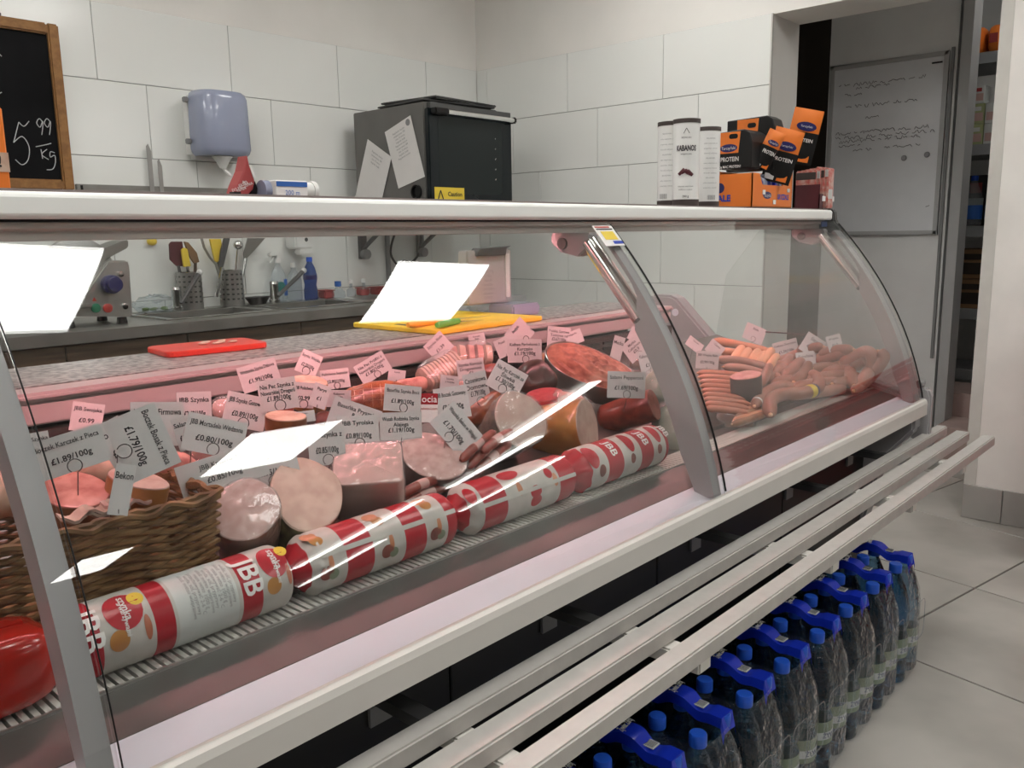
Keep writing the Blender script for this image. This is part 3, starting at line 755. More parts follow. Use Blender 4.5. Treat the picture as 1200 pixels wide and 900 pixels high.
cut_log(288, 597, 37, 37, 1.005, (.1, 1), 34, .105, 'skin_brown', 'ham_face', 'ham_log', 'round ham log with a coarse pink cut face right beside the wicker basket', film=True)
cut_log(360, 578, 43, 41, 1.01, (-.45, 1), 42, .12, 'herb_casing', 'ham_pale', 'ham_log', 'ham log with green-brown herb coating and pale cut face', wob=.06)
cut_log(431, 543, 40, 24, 1.02, (.05, 1), 46, .085, 'ham_smooth', 'ham_smooth', 'ham_block', 'square block of pale pink pressed ham wrapped in film', roll=14, shape='block', film=True, taper=.96)
cut_log(508, 534, 40, 26, 1.035, (-.3, 1), 46, .10, 'dark_meat', 'ham_face', 'ham_log', 'oval ham with smooth pink cut face between the ham block and red sausage logs', roll=-34, film=True)
cut_log(610, 491, 34, 29, 1.055, (-.8, .55), 42, .11, 'herb_casing', 'ham_pale', 'ham_log', 'oval ham with crumpled clear film over its pale marbled cut face', roll=-28, film=True, wob=.05)
cut_log(688, 500, 21, 33, 1.03, (-1, .12), 66, .12, 'smoked_amber', 'ham_pale', 'smoked_log', 'yellow-brown smoked log with a pale cut end', film=False, roll=10, wob=.02)
cut_log(766, 474, 13, 16, 1.02, (-1, .30), 72, .13, 'salami_skin', 'salami_skin', 'salami', 'reddish brown thick salami stick next to the yellow-brown smoked log', wob=.02)
cut_log(637, 463, 23, 12, 1.16, (.15, 1), 62, .06, 'casing_red', 'salami_cut', 'salami', 'short salami stub with a bright red cut face', roll=10)
cut_log(162, 562, 34, 14, 1.06, (-.2, 1), 60, .06, 'smoked_amber', 'ham_pale', 'meat_piece', 'pale sliced meat piece sticking out of the wicker basket', roll=6)
cut_log(88, 575, 36, 24, 1.10, (.1, 1), 50, .08, 'skin_brown', 'pink_meat', 'meat_piece', 'brown pork piece in the wicker basket below a white price card', roll=-14)
cut_log(362, 447, 22, 9, 1.30, (0, 1), 60, .06, 'smoked_amber', 'fat', 'meat_piece', 'small golden roasted meat piece behind the price cards', roll=-6)
cut_log(335, 488, 24, 9, 1.12, (0, 1), 62, .05, 'smoked', 'fat', 'meat_piece', 'small smoked bacon piece with a pale fatty face', roll=14)
# --- meat loaf in a foil tray
P = onY(1.19, 696, 431); s = mpp(P); nz_ = Vector((-.12, -.52, .85)).normalized(); T = frame(P, nz_, RT-UP*.34)
t = thing('meat_loaf', 'large reddish brown meat loaf with rough top in a foil tray', 'meat loaf', M=T)
mb = MB(); V = []; Fc = []; sg = 40; rg = 12; rnd = random.Random(5)
for i in range(rg+1):
    r = i/rg
    for k in range(sg):
        a = 2*math.pi*k/sg; eg = 1-.16*math.cos(a); hgt = .022*(1-r**2.2)+.0035*math.sin(r*19+3*math.sin(a*2))*(r > .1)*(r < .98)+rnd.uniform(-.0012, .0012)*(r < .95)
        V.append((r*.118*math.cos(a), r*.074*math.sin(a)*eg, hgt))
for i in range(rg): Fc += [(i*sg+k, i*sg+(k+1) % sg, (i+1)*sg+(k+1) % sg, (i+1)*sg+k) for k in range(sg)]
mb.add(V, Fc, 0, True); mb.build('loaf', 'loaf_top', t)
mb = MB(); V = []
for r, z in ((1.0, -.002), (1.035, .003), (1.045, .002), (.98, -.03), (.86, -.055), (0.01, -.056)):
    for k in range(sg):
        a = 2*math.pi*k/sg; eg = 1-.16*math.cos(a); V.append((r*.118*math.cos(a), r*.074*math.sin(a)*eg, z))
Fc = []
for i in range(5): Fc += [(i*sg+k, i*sg+(k+1) % sg, (i+1)*sg+(k+1) % sg, (i+1)*sg+k) for k in range(sg)]
mb.add(V, Fc, 0, True); mb.build('foil_tray', 'foil', t)
# --- lumps of meat (rounded pieces and packs)
def lump(px, py, rx, ry, y, skin, name, label, roll=0, group=None, film=False, net=False, cat='meat', depth=None, p=.85, flat=None):
    P = onY(y, px, py); s = mpp(P); vd = (P-CAM).normalized(); n = (-vd*.75+Vector((0, -.1, .4))).normalized()
    ur = RT*math.cos(math.radians(roll))+UP*math.sin(math.radians(roll)); T = frame(P, n, ur)
    t = thing(name, label, cat, group=group, M=T); rx *= s; ry *= s; rz = depth or min(rx, ry)*.9
    mb = MB(); mb.ell((0, 0, -rz*.4), (rx, ry, rz), 26, 16, p=p)
    rnd = random.Random(int(px*3+py*5)); ph = [rnd.uniform(0, 6.28) for _ in range(5)]
    mb.v = [(x*(1+.07*math.sin(x/rx*4+ph[0])*math.sin(y_/ry*3+ph[1])), y_*(1+.09*math.sin(x/rx*5+ph[2])), z*(1+.10*math.sin(x/rx*6+ph[3])*math.sin(y_/ry*4+ph[4]))) for x, y_, z in mb.v]
    mb.build('body', skin, t)
    if net:
        nb = MB()
        for k in range(-4, 5):
            f = k/5; w_ = math.sqrt(1-f*f)
            nb.tube([(rx*f+.0, ry*w_*math.cos(a)*1.02, -rz*.4+rz*w_*math.sin(a)*1.03) for a in [math.pi*j/14 for j in range(15)]], .0009, 4)
        for k in (-2, -1, 0, 1, 2):
            f = k/3; w_ = math.sqrt(1-f*f)
            nb.tube([(rx*w_*math.cos(a)*1.02, ry*f, -rz*.4+rz*w_*math.sin(a)*1.03) for a in [math.pi*j/14 for j in range(15)]], .0009, 4)
        nb.build('netting', 'fat', t)
    if film:
        fb = MB(); fb.ell((0, 0, -rz*.35), (rx*1.1, ry*1.12, rz*1.02), 20, 12, p=p*.85)
        fb.v = [(x, y_, z+.002*math.sin(x*260+ph[0])*math.sin(y_*310)) for x, y_, z in fb.v]; fb.build('vacuum_film', 'vac_film', t)
    return t
lump(446, 466, 50, 22, 1.22, 'smoked', 'smoked_ham', 'dark red-brown smoked ham in a pale string net', roll=8, net=True)
lump(568, 477, 38, 15, 1.12, 'smoked', 'smoked_bacon', 'long red-brown smoked bacon strip beside the film-wrapped oval ham', roll=38)
lump(628, 443, 26, 24, 1.22, 'dark_meat', 'blood_sausage', 'nearly black smooth sausage piece under the meat loaf', roll=-30)
lump(645, 425, 18, 15, 1.30, 'smoked_amber', 'meat_pack', 'small orange-brown meat pack in clear film behind the meat loaf', roll=0, film=True)
lump(672, 470, 24, 10, 1.10, 'pink_meat', 'meat_pack', 'pink vacuum pack squeezed between the red salami stub and the meat loaf tray', roll=-24, film=True)
def slice_pack(px, py, w_, h_, roll, y, n, mats, label):
    P = onY(y, px, py); s = mpp(P); vd = (P-CAM).normalized(); nn = (-vd*.6+Vector((0, -.15, .6))).normalized()
    T = frame(P, nn, RT*math.cos(math.radians(roll))+UP*math.sin(math.radians(roll))); t = thing('meat_pack', label, 'meat', M=T); w_ *= s; h_ *= s
    for k in range(n):
        x = -w_/2+w_*(k+.5)/n; M_ = Matrix.Translation((x, 0, -.01)) @ Matrix.Rotation(.35, 4, 'Y') @ Matrix.Rotation(math.pi/2, 4, 'Y')
        MB().prism(rrect(.034, h_, .012, 3), -w_/n*.36, w_/n*.36, T=M_).build('slice', mats[k % len(mats)], t)
    fb = MB(); fb.ell((0, 0, -.006), (w_*.56, h_*.60, .024), 22, 12, p=.5); fb.build('vacuum_film', 'vac_film', t)
slice_pack(550, 414, 52, 26, 8, 1.35, 5, ['pink_meat', 'fat', 'pink_meat'], 'pale pink sliced meat slab in film at the rear beam')
slice_pack(517, 432, 50, 30, 42, 1.29, 11, ['fat', 'ham_pale'], 'ribbed whitish vacuum pack of sliced meat')
lump(776, 449, 21, 19, 1.04, 'vac_green', 'meat_pack', 'pale green vacuum pack standing in front of the middle support, upper one', film=True)
lump(792, 500, 26, 34, .99, 'vac_green', 'meat_pack', 'pale green vacuum pack standing in front of the middle support, lower one', film=True)
lump(276, 480, 26, 16, 1.24, 'ham_smooth', 'meat_pack', 'pale vacuum pack behind the pink price cards in the middle of the display', film=True)
lump(115, 545, 42, 22, 1.18, 'fat', 'meat_piece', 'peach coloured fatty meat piece behind the wicker basket', roll=10)
lump(18, 560, 30, 46, 1.12, 'fat', 'meat_piece', 'large pale fatty meat piece behind the near glass support', roll=0)
lump(205, 545, 30, 18, 1.14, 'pink_meat', 'meat_piece', 'pink meat piece between the two large tilted price cards', roll=-6)
rnd = random.Random(21)
for k, (px, py, y) in enumerate([(245, 535, 1.16), (300, 520, 1.16), (345, 508, 1.14), (390, 492, 1.18), (495, 484, 1.14), (520, 490, 1.12), (545, 456, 1.22), (585, 436, 1.28), (760, 418, 1.24), (480, 452, 1.30), (240, 502, 1.26), (320, 475, 1.28)]):
    lump(px, py, rnd.uniform(20, 28), rnd.uniform(10, 14), y, ['smoked', 'pink_meat', 'skin_brown', 'salami_skin'][k % 4], 'meat_pack', 'small vacuum-packed meat piece half hidden behind the price cards', rnd.uniform(-30, 30), 'meat packs behind the price cards', film=(k % 2 == 0))
# kabanos sticks between the hams
def stick(p0, p1, r, y0, y1, mat, name, label, group, ends=None):
    A, B = onY(y0, *p0), onY(y1, *p1); mid = (A+B)/2+Vector((0, 0, .004)); pts = smooth_path([A, mid, B], 8); n = len(pts)
    rr = [r*mpp(mid)*min(1, .35+.65*min(1, min(k, n-1-k)/2)) for k in range(n)]; W = A
    t = thing(name, label, 'sausage', A, group)
    MB().tube(pts, rr, 12).build('casing', mat, t, W=A)
    if ends: MB().tube(pts[n//2-2:n//2+2], [x*1.06 for x in rr[n//2-2:n//2+2]], 12).build('paper_band', ends, t, W=A)
    return t
for k, (a_, b_) in enumerate([((548, 548), (590, 512)), ((556, 556), (598, 520)), ((540, 540), (580, 506)), ((565, 530), (600, 505))]):
    stick(a_, b_, 5.5, 1.0, 1.03, 'salami_skin', 'kabanos_stick', 'thin kabanos stick in the bundle beside the film-wrapped oval ham', 'kabanos bundle beside the oval ham', 'carton_pink')
for k, (a_, b_) in enumerate([((452, 588), (530, 556)), ((460, 596), (540, 566)), ((470, 580), (520, 560))]):
    stick(a_, b_, 6, .995, 1.01, 'salami_skin', 'kabanos_stick', 'thin dark kabanos stick in the bundle under the oval ham', 'kabanos bundle under the oval ham', 'carton_pink')
# --- wicker basket
bx0, bx1, by0, by1, bz0, bz1 = .06, .512, .998, 1.17, .775, .874
Wl = Vector(((bx0+bx1)/2, (by0+by1)/2, bz0))
t = thing('wicker_basket', 'brown woven wicker basket holding meat at the near end', 'basket', Wl)
def bpath(z, ph, off=0.0, stp=.011):
    pts = []; per = []
    for (ax, ay), (bx_, by_) in (((bx0, by0), (bx1, by0)), ((bx1, by0), (bx1, by1)), ((bx1, by1), (bx0, by1)), ((bx0, by1), (bx0, by0))):
        n = max(2, int(math.hypot(bx_-ax, by_-ay)/stp))
        for k in range(n): per.append((ax+(bx_-ax)*k/n, ay+(by_-ay)*k/n, (by_-ay, ax-bx_)))
    for i, (x, y, nn) in enumerate(per):
        l = math.hypot(*nn); w_ = .0035*math.sin(i*math.pi/2.5+ph)+off; fl = (z-bz0)*.12
        pts.append((x+nn[0]/l*(w_+fl), y+nn[1]/l*(w_+fl), z+.0012*math.sin(i*1.7+ph*3)))
    return pts+[pts[0]]
wv = MB()
for k in range(17):
    wv.tube(bpath(bz0+.003+k*.0057, k*math.pi), .0034+.0006*math.sin(k*2.3), 6, cap=False)
o = wv.build('woven_strands', 'wicker', t, W=Wl); o['kind'] = 'stuff'
rim = MB()
for ph in (0, 2.1, 4.2): rim.tube([(p[0], p[1], bz1+.002+.004*math.sin(i*.8+ph)) for i, p in enumerate(bpath(bz1, 0, .003*math.cos(ph), .008))], .0042, 6, cap=False)
rim.build('braided_rim', 'wicker', t, W=Wl)
MB().box(bx0+.004, bx1-.004, by0+.004, by1-.004, bz0, bz0+.006).build('bottom', 'wicker', t, W=Wl)
hd = MB(); hd.tube(smooth_path([(bx0-.002, by0+.04, bz1-.01), (bx0-.01, by0+.04, bz1+.02), (bx0-.01, by1-.04, bz1+.02), (bx0-.002, by1-.04, bz1-.01)]), .005, 8); hd.build('handle', 'wicker', t, W=Wl)
cpart(MB().box(bx0-.01, bx1, by0+.01, by1, deck(1.0)-.01, bz0-.001), 'display_riser', 'deck_steel')
for k, (px, py) in enumerate(((122, 596), (148, 590), (98, 604))):
    P = onY(1.04, px, py); t = thing('bacon_slice', 'pale folded bacon slice on top of the wicker basket', 'bacon', P, 'bacon slices in the basket')
    mb = MB(); n = 10
    V = [(-.026+.052*i/n, y_, .004*math.sin(i*1.1+k)+.003*abs(y_)/.012) for i in range(n+1) for y_ in (-.014, 0, .014)]
    V2 = [(x, y_, z-.004) for x, y_, z in V]; m = len(V)
    F_ = []
    for i in range(n):
        for j in (0, 1):
            a0 = i*3+j; F_ += [(a0, a0+1, a0+4, a0+3), (m+a0, m+a0+3, m+a0+4, m+a0+1)]
        F_ += [(i*3, i*3+3, m+i*3+3, m+i*3), (i*3+2, m+i*3+2, m+i*3+5, i*3+5)]
    F_ += [(0, m, m+1, 1), (1, m+1, m+2, 2), (n*3, n*3+1, m+n*3+1, m+n*3), (n*3+1, n*3+2, m+n*3+2, m+n*3+1)]
    mb.add(V+V2, F_, 0, True); mb.build('slice', ['ham_pale', 'ham_face', 'ham_pale'][k], t)
# --- sausages in the far bay
def sausage(pts, r, mat, label, group, name='sausage', h=None, ends=True, band=None, lift=0):
    s0 = mpp(heap(*pts[0], .03)); R = r*s0
    P = [heap(px, py, (h if h is not None else R)+lift) for px, py in pts]
    P = [p if p.x < 2.585 else onX(2.585, *q) for p, q in zip(P, pts)]      # piled up against the end glass
    Q = smooth_path(P, 7); n = len(Q); rr = []
    for k in range(n):
        e = min(k, n-1-k); rr.append(R*(1 if not ends else min(1, .42+.58*math.sin(min(1, e/3.0)*math.pi/2))))
    W = P[0]; t = thing(name, label, 'sausage', W, group)
    MB().tube(Q, rr, 14).build('casing', mat, t, W=W)
    if ends:
        for q, q2 in ((Q[0], Q[1]), (Q[-1], Q[-2])):
            d = (q-q2).normalized(); MB().tube([q-d*.002, q+d*R*.22, q+d*R*.5], [R*.40, R*.26, R*.12], 8).build('knot', 'sausage_end', t, W=W)
    if band:
        i = int(n*band[0]); MB().tube(Q[i:i+3], [rr[i]*1.05]*3, 14, cap=False).build('paper_band', band[1], t, W=W)
        MB().tube(Q[i+2:i+4], [rr[i]*1.045]*2, 14, cap=False).build('paper_band', 'navy', t, W=W)
    return t
gf = 'frankfurters stacked in the far bay'; lf = 'slim pink frankfurter in the parallel stack beside the dark meat piece'
for k in range(9):
    y = 436+k*5.2; sausage([(818+k*1.2, y+1), (845, y+2), (884-k*1.0, y+6)], 4.2, 'frank', lf, gf, lift=.03)
sausage([(836, 399), (865, 404), (905, 413)], 5.0, 'frank_orange', 'long orange sausage lying on top of the heap against the end panel, upper one', None, lift=.02)
sausage([(842, 411), (868, 415), (890, 421)], 5.0, 'frank_orange', 'long orange sausage lying on top of the heap against the end panel, lower one', None, lift=.015)
for k, (px, py) in enumerate([(866, 413), (874, 416), (885, 417), (893, 420), (901, 416), (907, 423)]):
    sausage([(px-7, py+9), (px-1, py), (px+4, py-6)], 5.2, 'sausage_end', 'short pale orange sausage in the upright row at the back', 'short pale sausages at the back', lift=.03)
sausage([(840, 421), (870, 424), (902, 432)], 5.5, 'sausage_brown', 'long grey-brown sausage across the heap behind the dark meat piece', None, lift=.035)
sausage([(848, 430), (872, 432), (900, 440)], 5, 'sausage_pink', 'long dull pink sausage below the grey-brown one', None, lift=.035)
gp = 'plump sausages heaped in the far bay'; lp_ = 'plump pink-brown sausage in the large heap of the far bay'
for k, (a_, b_, c_, r) in enumerate([
    ((908, 437), (918, 430), (927, 418), 7), ((918, 442), (928, 434), (940, 422), 7.5), ((930, 448), (942, 438), (948, 426), 7), ((912, 425), (925, 419), (938, 413), 6),
    ((958, 425), (972, 418), (992, 412), 7.5), ((952, 432), (975, 430), (985, 426), 7), ((965, 440), (982, 433), (998, 428), 8), ((946, 446), (968, 442), (992, 440), 7.5),
    ((960, 416), (978, 411), (1000, 410), 6.5), ((985, 424), (1002, 418), (1014, 414), 7), ((930, 455), (955, 450), (985, 448), 7.5), ((975, 450), (992, 447), (1006, 440), 7),
    ((896, 446), (906, 440), (915, 446), 6), ((905, 452), (920, 446), (938, 448), 7), ((1000, 432), (1008, 424), (1015, 420), 7), ((945, 462), (970, 458), (990, 455), 7), ((900, 430), (912, 428), (925, 432), 6), ((935, 410), (950, 408), (965, 407), 6)]):
    sausage([a_, b_, c_], r, ['sausage_pink', 'sausage_pink', 'sausage_brown'][k % 3], lp_, gp, lift=.012+.006*(k % 3))
sausage([(1001, 452), (996, 434), (1004, 418), (1016, 412), (1022, 420), (1018, 436), (1006, 452)], 7.5, 'sausage_pink', 'looped pink sausage ring propped near the end glass, inner one', None, lift=.035)
sausage([(1000, 458), (1018, 444), (1031, 428), (1036, 418), (1030, 412)], 7.0, 'sausage_pink', 'curved pink sausage propped near the end glass, outer one', None, lift=.03)
sausage([(903, 486), (903, 470), (917, 462), (940, 461), (957, 455), (958, 444), (948, 438)], 8.5, 'sausage_pink', 'thick curled sausage with a yellow and blue paper band at the front of the heap', None, lift=.03, band=(.55, 'yellow'))
sausage([(884, 476), (896, 462), (915, 452), (930, 455)], 7, 'sausage_pink', 'plump sausage with pale band just behind the thick curled sausage', None, lift=.03, band=(.12, 'paper'))
sausage([(890, 452), (897, 440), (902, 428)], 6, 'sausage_pink', 'short upright sausage right beside the dark meat piece', None, lift=.04)
for k in range(4):
    sausage([(858+k*2, 497-k*4), (878, 492-k*4), (898, 485-k*3)], 4.5, 'frank_orange' if k % 2 else 'skin_brown', 'thin orange-brown sausage in the small bundle at the grille', 'small bundle at the grille', lift=.02)
lump(862, 495, 22, 15, .98, 'skin_brown', 'meat_pack', 'brown vacuum pack lying at the grille of the far bay', roll=-20, film=True)
cut_log(874, 440, 18, 7, 1.0, (.05, 1), 60, .085, 'dark_meat', 'pink_meat', 'ham_log', 'dark upright meat piece with a pink cut top in the far bay', wob=.05)
# --- price cards
CARDS = [
 (82, 530, 80, 46, 18, 1.0, 'Boczek Karczek z Pieca', '£1.89/100g', 'white price card reading £1.89, tilted upward over the wicker basket', 1),
 (167, 519, 78, 60, -64, 1.0, 'Boczek Bosak z Pieca', '£1.79/100g', 'large white price card reading £1.79, turned on its side behind the basket', 1),
 (102, 489, 34, 34, -6, 1.33, 'JBB Swojska', '£0.99', None, 0),
 (48, 523, 20, 34, 10, 1.10, 'Szynka', '£1.99', None, 0),
 (139, 522, 34, 62, 28, 1.06, 'Boczek', '£1.29', None, 1),
 (185, 497, 58, 52, 3, 1.13, 'Kiełbasa Firmowa', '', 'pink-grey price card behind the card turned on its side', 0),
 (228, 480, 38, 42, 3, 1.22, 'JBB Szynka', '£2.49/100g', 'pink price card reading £2.49, standing upright before the rear beam', 0),
 (216, 508, 20, 40, 14, 1.1, 'Salami', '£1.59', None, 1),
 (252, 511, 68, 44, -9, 1.08, 'JBB Mortadela Wędzona', '£0.80/100g', 'white price card reading £0.80, slanting down behind the round ham log', 1),
 (262, 552, 100, 42, 15, 1.055, 'JBB Krakowska', '£0.85/100g', 'wide white price card reading £0.85, leaning on the round ham log', 0),
 (318, 548, 62, 44, 14, 1.06, 'JBB Szynka w Pieprzu', '£0.95/100g', 'white price card reading £0.95, leaning on the herb-coated ham', 1),
 (288, 482, 48, 40, -9, 1.18, 'JBB Szynka Gotowana', '£0.89/100g', 'pink price card reading £0.89, below the card with the upward slant', 1),
 (304, 440, 45, 31, 16, 1.26, 'Wędzonka Szynka Dębowa', '£1.99/100g', 'pink price card reading £1.99, slanting upward before the rear beam', 1),
 (326, 462, 44, 37, 10, 1.16, 'Nie Pec Szynka z|Nawarskiej Drogerii', '£1.89/100g', 'pink price card with a two-line title reading £1.89', 1),
 (362, 426, 25, 27, -20, 1.34, 'Szynka Wiejska', '£2.20/100g', 'pink price card reading £2.20, tilted over the rear beam', 1),
 (393, 444, 33, 23, 8, 1.33, 'Polędwica Sopocka', '£2.80/100g', 'pink price card reading £2.80, upright in the shadow of the rear beam', 1),
 (356, 463, 24, 30, -3, 1.22, 'JBB Polędwica', '£0.99', None, 1),
 (375, 464, 20, 28, -15, 1.19, 'Parys', '£1', None, 0),
 (397, 467, 28, 20, -2, 1.22, 'Kabanos|Polski', '', None, 0),
 (358, 488, 22, 13, 10, 1.11, 'Baton', '', None, 0),
 (437, 431, 38, 25, 30, 1.33, 'Nie Pec Prążki z|Nawarskiej Drogerii', '£1.80/100g', 'pink price card reading £1.80, strongly tilted before the rear beam', 1),
 (465, 440, 20, 14, -6, 1.37, 'Szynka', '', None, 0),
 (472, 467, 43, 31, -3, 1.12, 'Baseńka Szynka Bocz', '£1.89/100g', 'white price card reading £1.89, pinned in the netted smoked ham', 1),
 (415, 490, 58, 36, -17, 1.12, 'Baseńka Prysznic|Ro', '', 'white price card slanting down in front of the netted smoked ham', 0),
 (420, 506, 48, 38, 4, 1.075, 'JBB Tyrolska', '£0.89/100g', 'white price card reading £0.89, standing behind the square ham block', 1),
 (470, 500, 49, 34, 2, 1.085, 'Wasab Rodzinka Szynka|Alajega', '£1.19/100g', 'white price card reading £1.19, standing beside the oval ham', 0),
 (383, 522, 42, 46, 5, 1.07, 'JBB Szynka z', '£0.85/100g', 'pinkish price card reading £0.85, between herb-coated ham and ham block', 1),
 (535, 503, 54, 38, -47, 1.03, 'Wasonka Bekon w Węgiel', '£1.70/100g', 'white price card reading £1.70, tilted steeply in front of the bacon strip', 1),
 (514, 406, 27, 25, 42, 1.38, 'Szynka Biała', '£1.39', None, 0),
 (559, 398, 19, 14, 10, 1.41, 'Kurczak|Biały', '', None, 0),
 (552, 434, 32, 27, 8, 1.22, 'Szynka Kurczak|Drogowiniek', '£1', None, 0),
 (527, 449, 22, 18, -5, 1.18, 'Szynka|z Indyka', '', None, 0),
 (530, 472, 40, 38, 10, 1.08, 'JBB Boczek Gotowany', '£0.90/100g', 'grey-pink price card reading £0.90, beside the red printed card', 0),
 (559, 456, 28, 40, 12, 1.13, 'Czosnkowa|Domowa', '£1.79/100g', 'pink-grey price card reading £1.79, above the bacon strip', 1),
 (594, 445, 40, 34, -28, 1.10, 'Nie Pec Karczek ze|Śliwką', '£1.30/100g', 'white price card reading £1.30, tilted beside the black sausage piece', 1),
 (615, 411, 40, 27, 1, 1.26, 'Kiełbasa Parówkowa z|Kurczaka', '£1.19/100g', 'pink price card reading £1.19, upright before the yellow chopping board', 1),
 (609, 391, 28, 26, 45, 1.36, 'Indyk', '', None, 1),
 (590, 407, 18, 22, 22, 1.34, 'Paszt', '', None, 0),
 (655, 395, 27, 24, -3, 1.38, 'Polska Surowa|Tostowa na', '£0.67/100g', 'pink price card reading £0.67, behind the meat loaf', 0),
 (672, 396, 22, 16, 22, 1.36, 'Podgardle', '', None, 0),
 (734, 451, 44, 31, -2, 1.0, 'Salami Pepperoni', '£1.69/100g', 'white price card reading £1.69, in front of the meat loaf', 1),
 (744, 408, 26, 24, 38, 1.26, 'Metka|Cebulowa', '£0.9', None, 1),
 (723, 411, 13, 34, -14, 1.2, 'Metka', '', None, 0),
 (742, 391, 9, 16, -25, 1.36, '', '', None, 0),
 (759, 391, 19, 13, 35, 1.38, 'Pasztet', '', None, 0),
 (762, 424, 25, 28, 12, 1.12, 'Kabanos Wiejski', '£1.69', 'small white price card next to the middle glass support', 1),
 (768, 443, 26, 13, -4, 1.06, '', '', None, 0),
 (814, 404, 20, 12, -34, 1.3, 'Parówki', '', None, 0),
 (829, 422, 26, 21, -4, 1.16, 'JBB Wiejska Biała', '£0.99/100g', 'white price card reading £0.99, standing in the frankfurter stack', 0),
 (838, 409, 19, 16, -38, 1.26, 'Cienka', '', None, 0),
 (884, 391, 24, 19, -22, 1.32, 'Biała', '', 'pink price card held above the sausage heap by a thin rod', 1),
 (921, 409, 28, 20, 14, 1.18, 'Kiełbasa Zwyczajna', '£1.39/100g', 'white price card reading £1.39, standing in the plump sausage heap', 1),
 (952, 405, 24, 23, -32, 1.24, 'Śląska', '£1.29', 'white price card tilted behind two other cards in the plump sausage heap', 0),
 (945, 424, 21, 24, 8, 1.08, 'Toruńska', '£1.19', 'small white price card low in front of the plump sausage heap', 1),
 (978, 402, 16, 19, 14, 1.22, 'Wiejska', '£1.2', 'narrow white price card at the far end of the plump sausage heap', 0),
 (143, 574, 22, 60, -6, .985, 'Bekon', '', 'narrow price card hanging point down over the basket rim', 0),
]
def price_card(cx, cy, w_, h_, ang, y, title, price, label, pin):
    P = onY(y, cx, cy)
    if P.x > 2.58: P = onX(2.58, cx, cy)
    vd = (P-CAM).normalized(); rnd = random.Random(int(cx*13+cy))
    n = (-vd*.62+Vector((rnd.uniform(-.18, .12), -.42, rnd.uniform(-.02, .2)))).normalized()
    ur = RT*math.cos(math.radians(ang))+UP*math.sin(math.radians(ang))
    T = frame(P, n, ur); M3 = T.to_3x3(); xl = M3 @ Vector((1, 0, 0)); yl = M3 @ Vector((0, 1, 0))
    s = mpp(P); W2 = w_*s/(xl-vd*xl.dot(vd)).length; H2 = h_*s/(yl-vd*yl.dot(vd)).length
    small = label is None
    lab = label or 'small price card with blurred print among the larger cards in the meat display'
    t = thing('price_card', lab, 'price card', group='small price cards in the meat display' if small else 'price cards in the meat display', M=T)
    MB().box(-W2/2, W2/2, -H2/2, H2/2, -.0008, 0).build('card', 'card_paper', t)
    tx = MB(); tt = title.split('|') if title else []
    fs = min(H2*.19, .0125)
    for i, l in enumerate(tt): put_text(tx, l, fs, T=Matrix.Translation((0, H2*.27-i*fs*1.05, .0004)), fit=W2*.88, bold=.012)
    if price: put_text(tx, price, fs*1.15, T=Matrix.Translation((0, -H2*.12, .0004)), fit=W2*.62, bold=.02)
    if tx.v: tx.build('printed_text', 'ink', t)
    down = M3.inverted() @ Vector((0, .25, -1)).normalized(); lo = Vector((0, -H2*.38, .002))
    pm = MB()
    if pin:
        r = min(.0085, H2*.17); cpt = Vector((0, -H2*.36, .0022))
        pm.tube([cpt+Vector((r*math.cos(a), r*math.sin(a), .0004*k)) for k, a in enumerate([-1.4+5.4*j/18 for j in range(19)])], .0007, 5)
        lo = cpt+Vector((r*.1, -r, .001))
    pm.tube([lo, lo+down*(.03 if cx < 800 else .10 if cx < 900 else .15)], .0006, 5)
    pm.build('wire_pin', 'wire', t)
    return t
for c in CARDS: price_card(*c)
# red and white printed card, and the rod that carries the raised pink card
P = onY(1.10, 503, 478); vd = (P-CAM).normalized(); T = frame(P, -vd+Vector((0, -.3, .1)), RT); s = mpp(P)
t = thing('brand_card', 'red and white printed card between the white price cards', 'card', M=T)
MB().box(-10*s, 10*s, -17*s, 17*s, -.0008, 0).build('card', 'paper', t)
MB().box(-10*s, 10*s, 4*s, 17*s, 0, .0005).build('red_field', 'casing_red', t)
tx = MB(); put_text(tx, 'ocia', .017, T=Matrix.Translation((0, 10*s, .001)), fit=18*s, bold=.01); tx.build('white_lettering', 'paper', t)
tx = MB(); put_text(tx, 'adwins-l.com', .006, T=Matrix.Translation((0, -1*s, .001)), fit=19*s, bold=.01); tx.build('printed_text', 'casing_red', t)
A = onX(2.565, 897, 389); B = onX(2.59, 946, 392)
mb = MB().tube([A, B], .002, 6); mb.tube([B, B+Vector((0, .02, -.13))], .002, 6)
tag(mb.build('card_rod', 'burgundy', center=True), 'thin brown rod carrying the raised pink price card', 'rod')
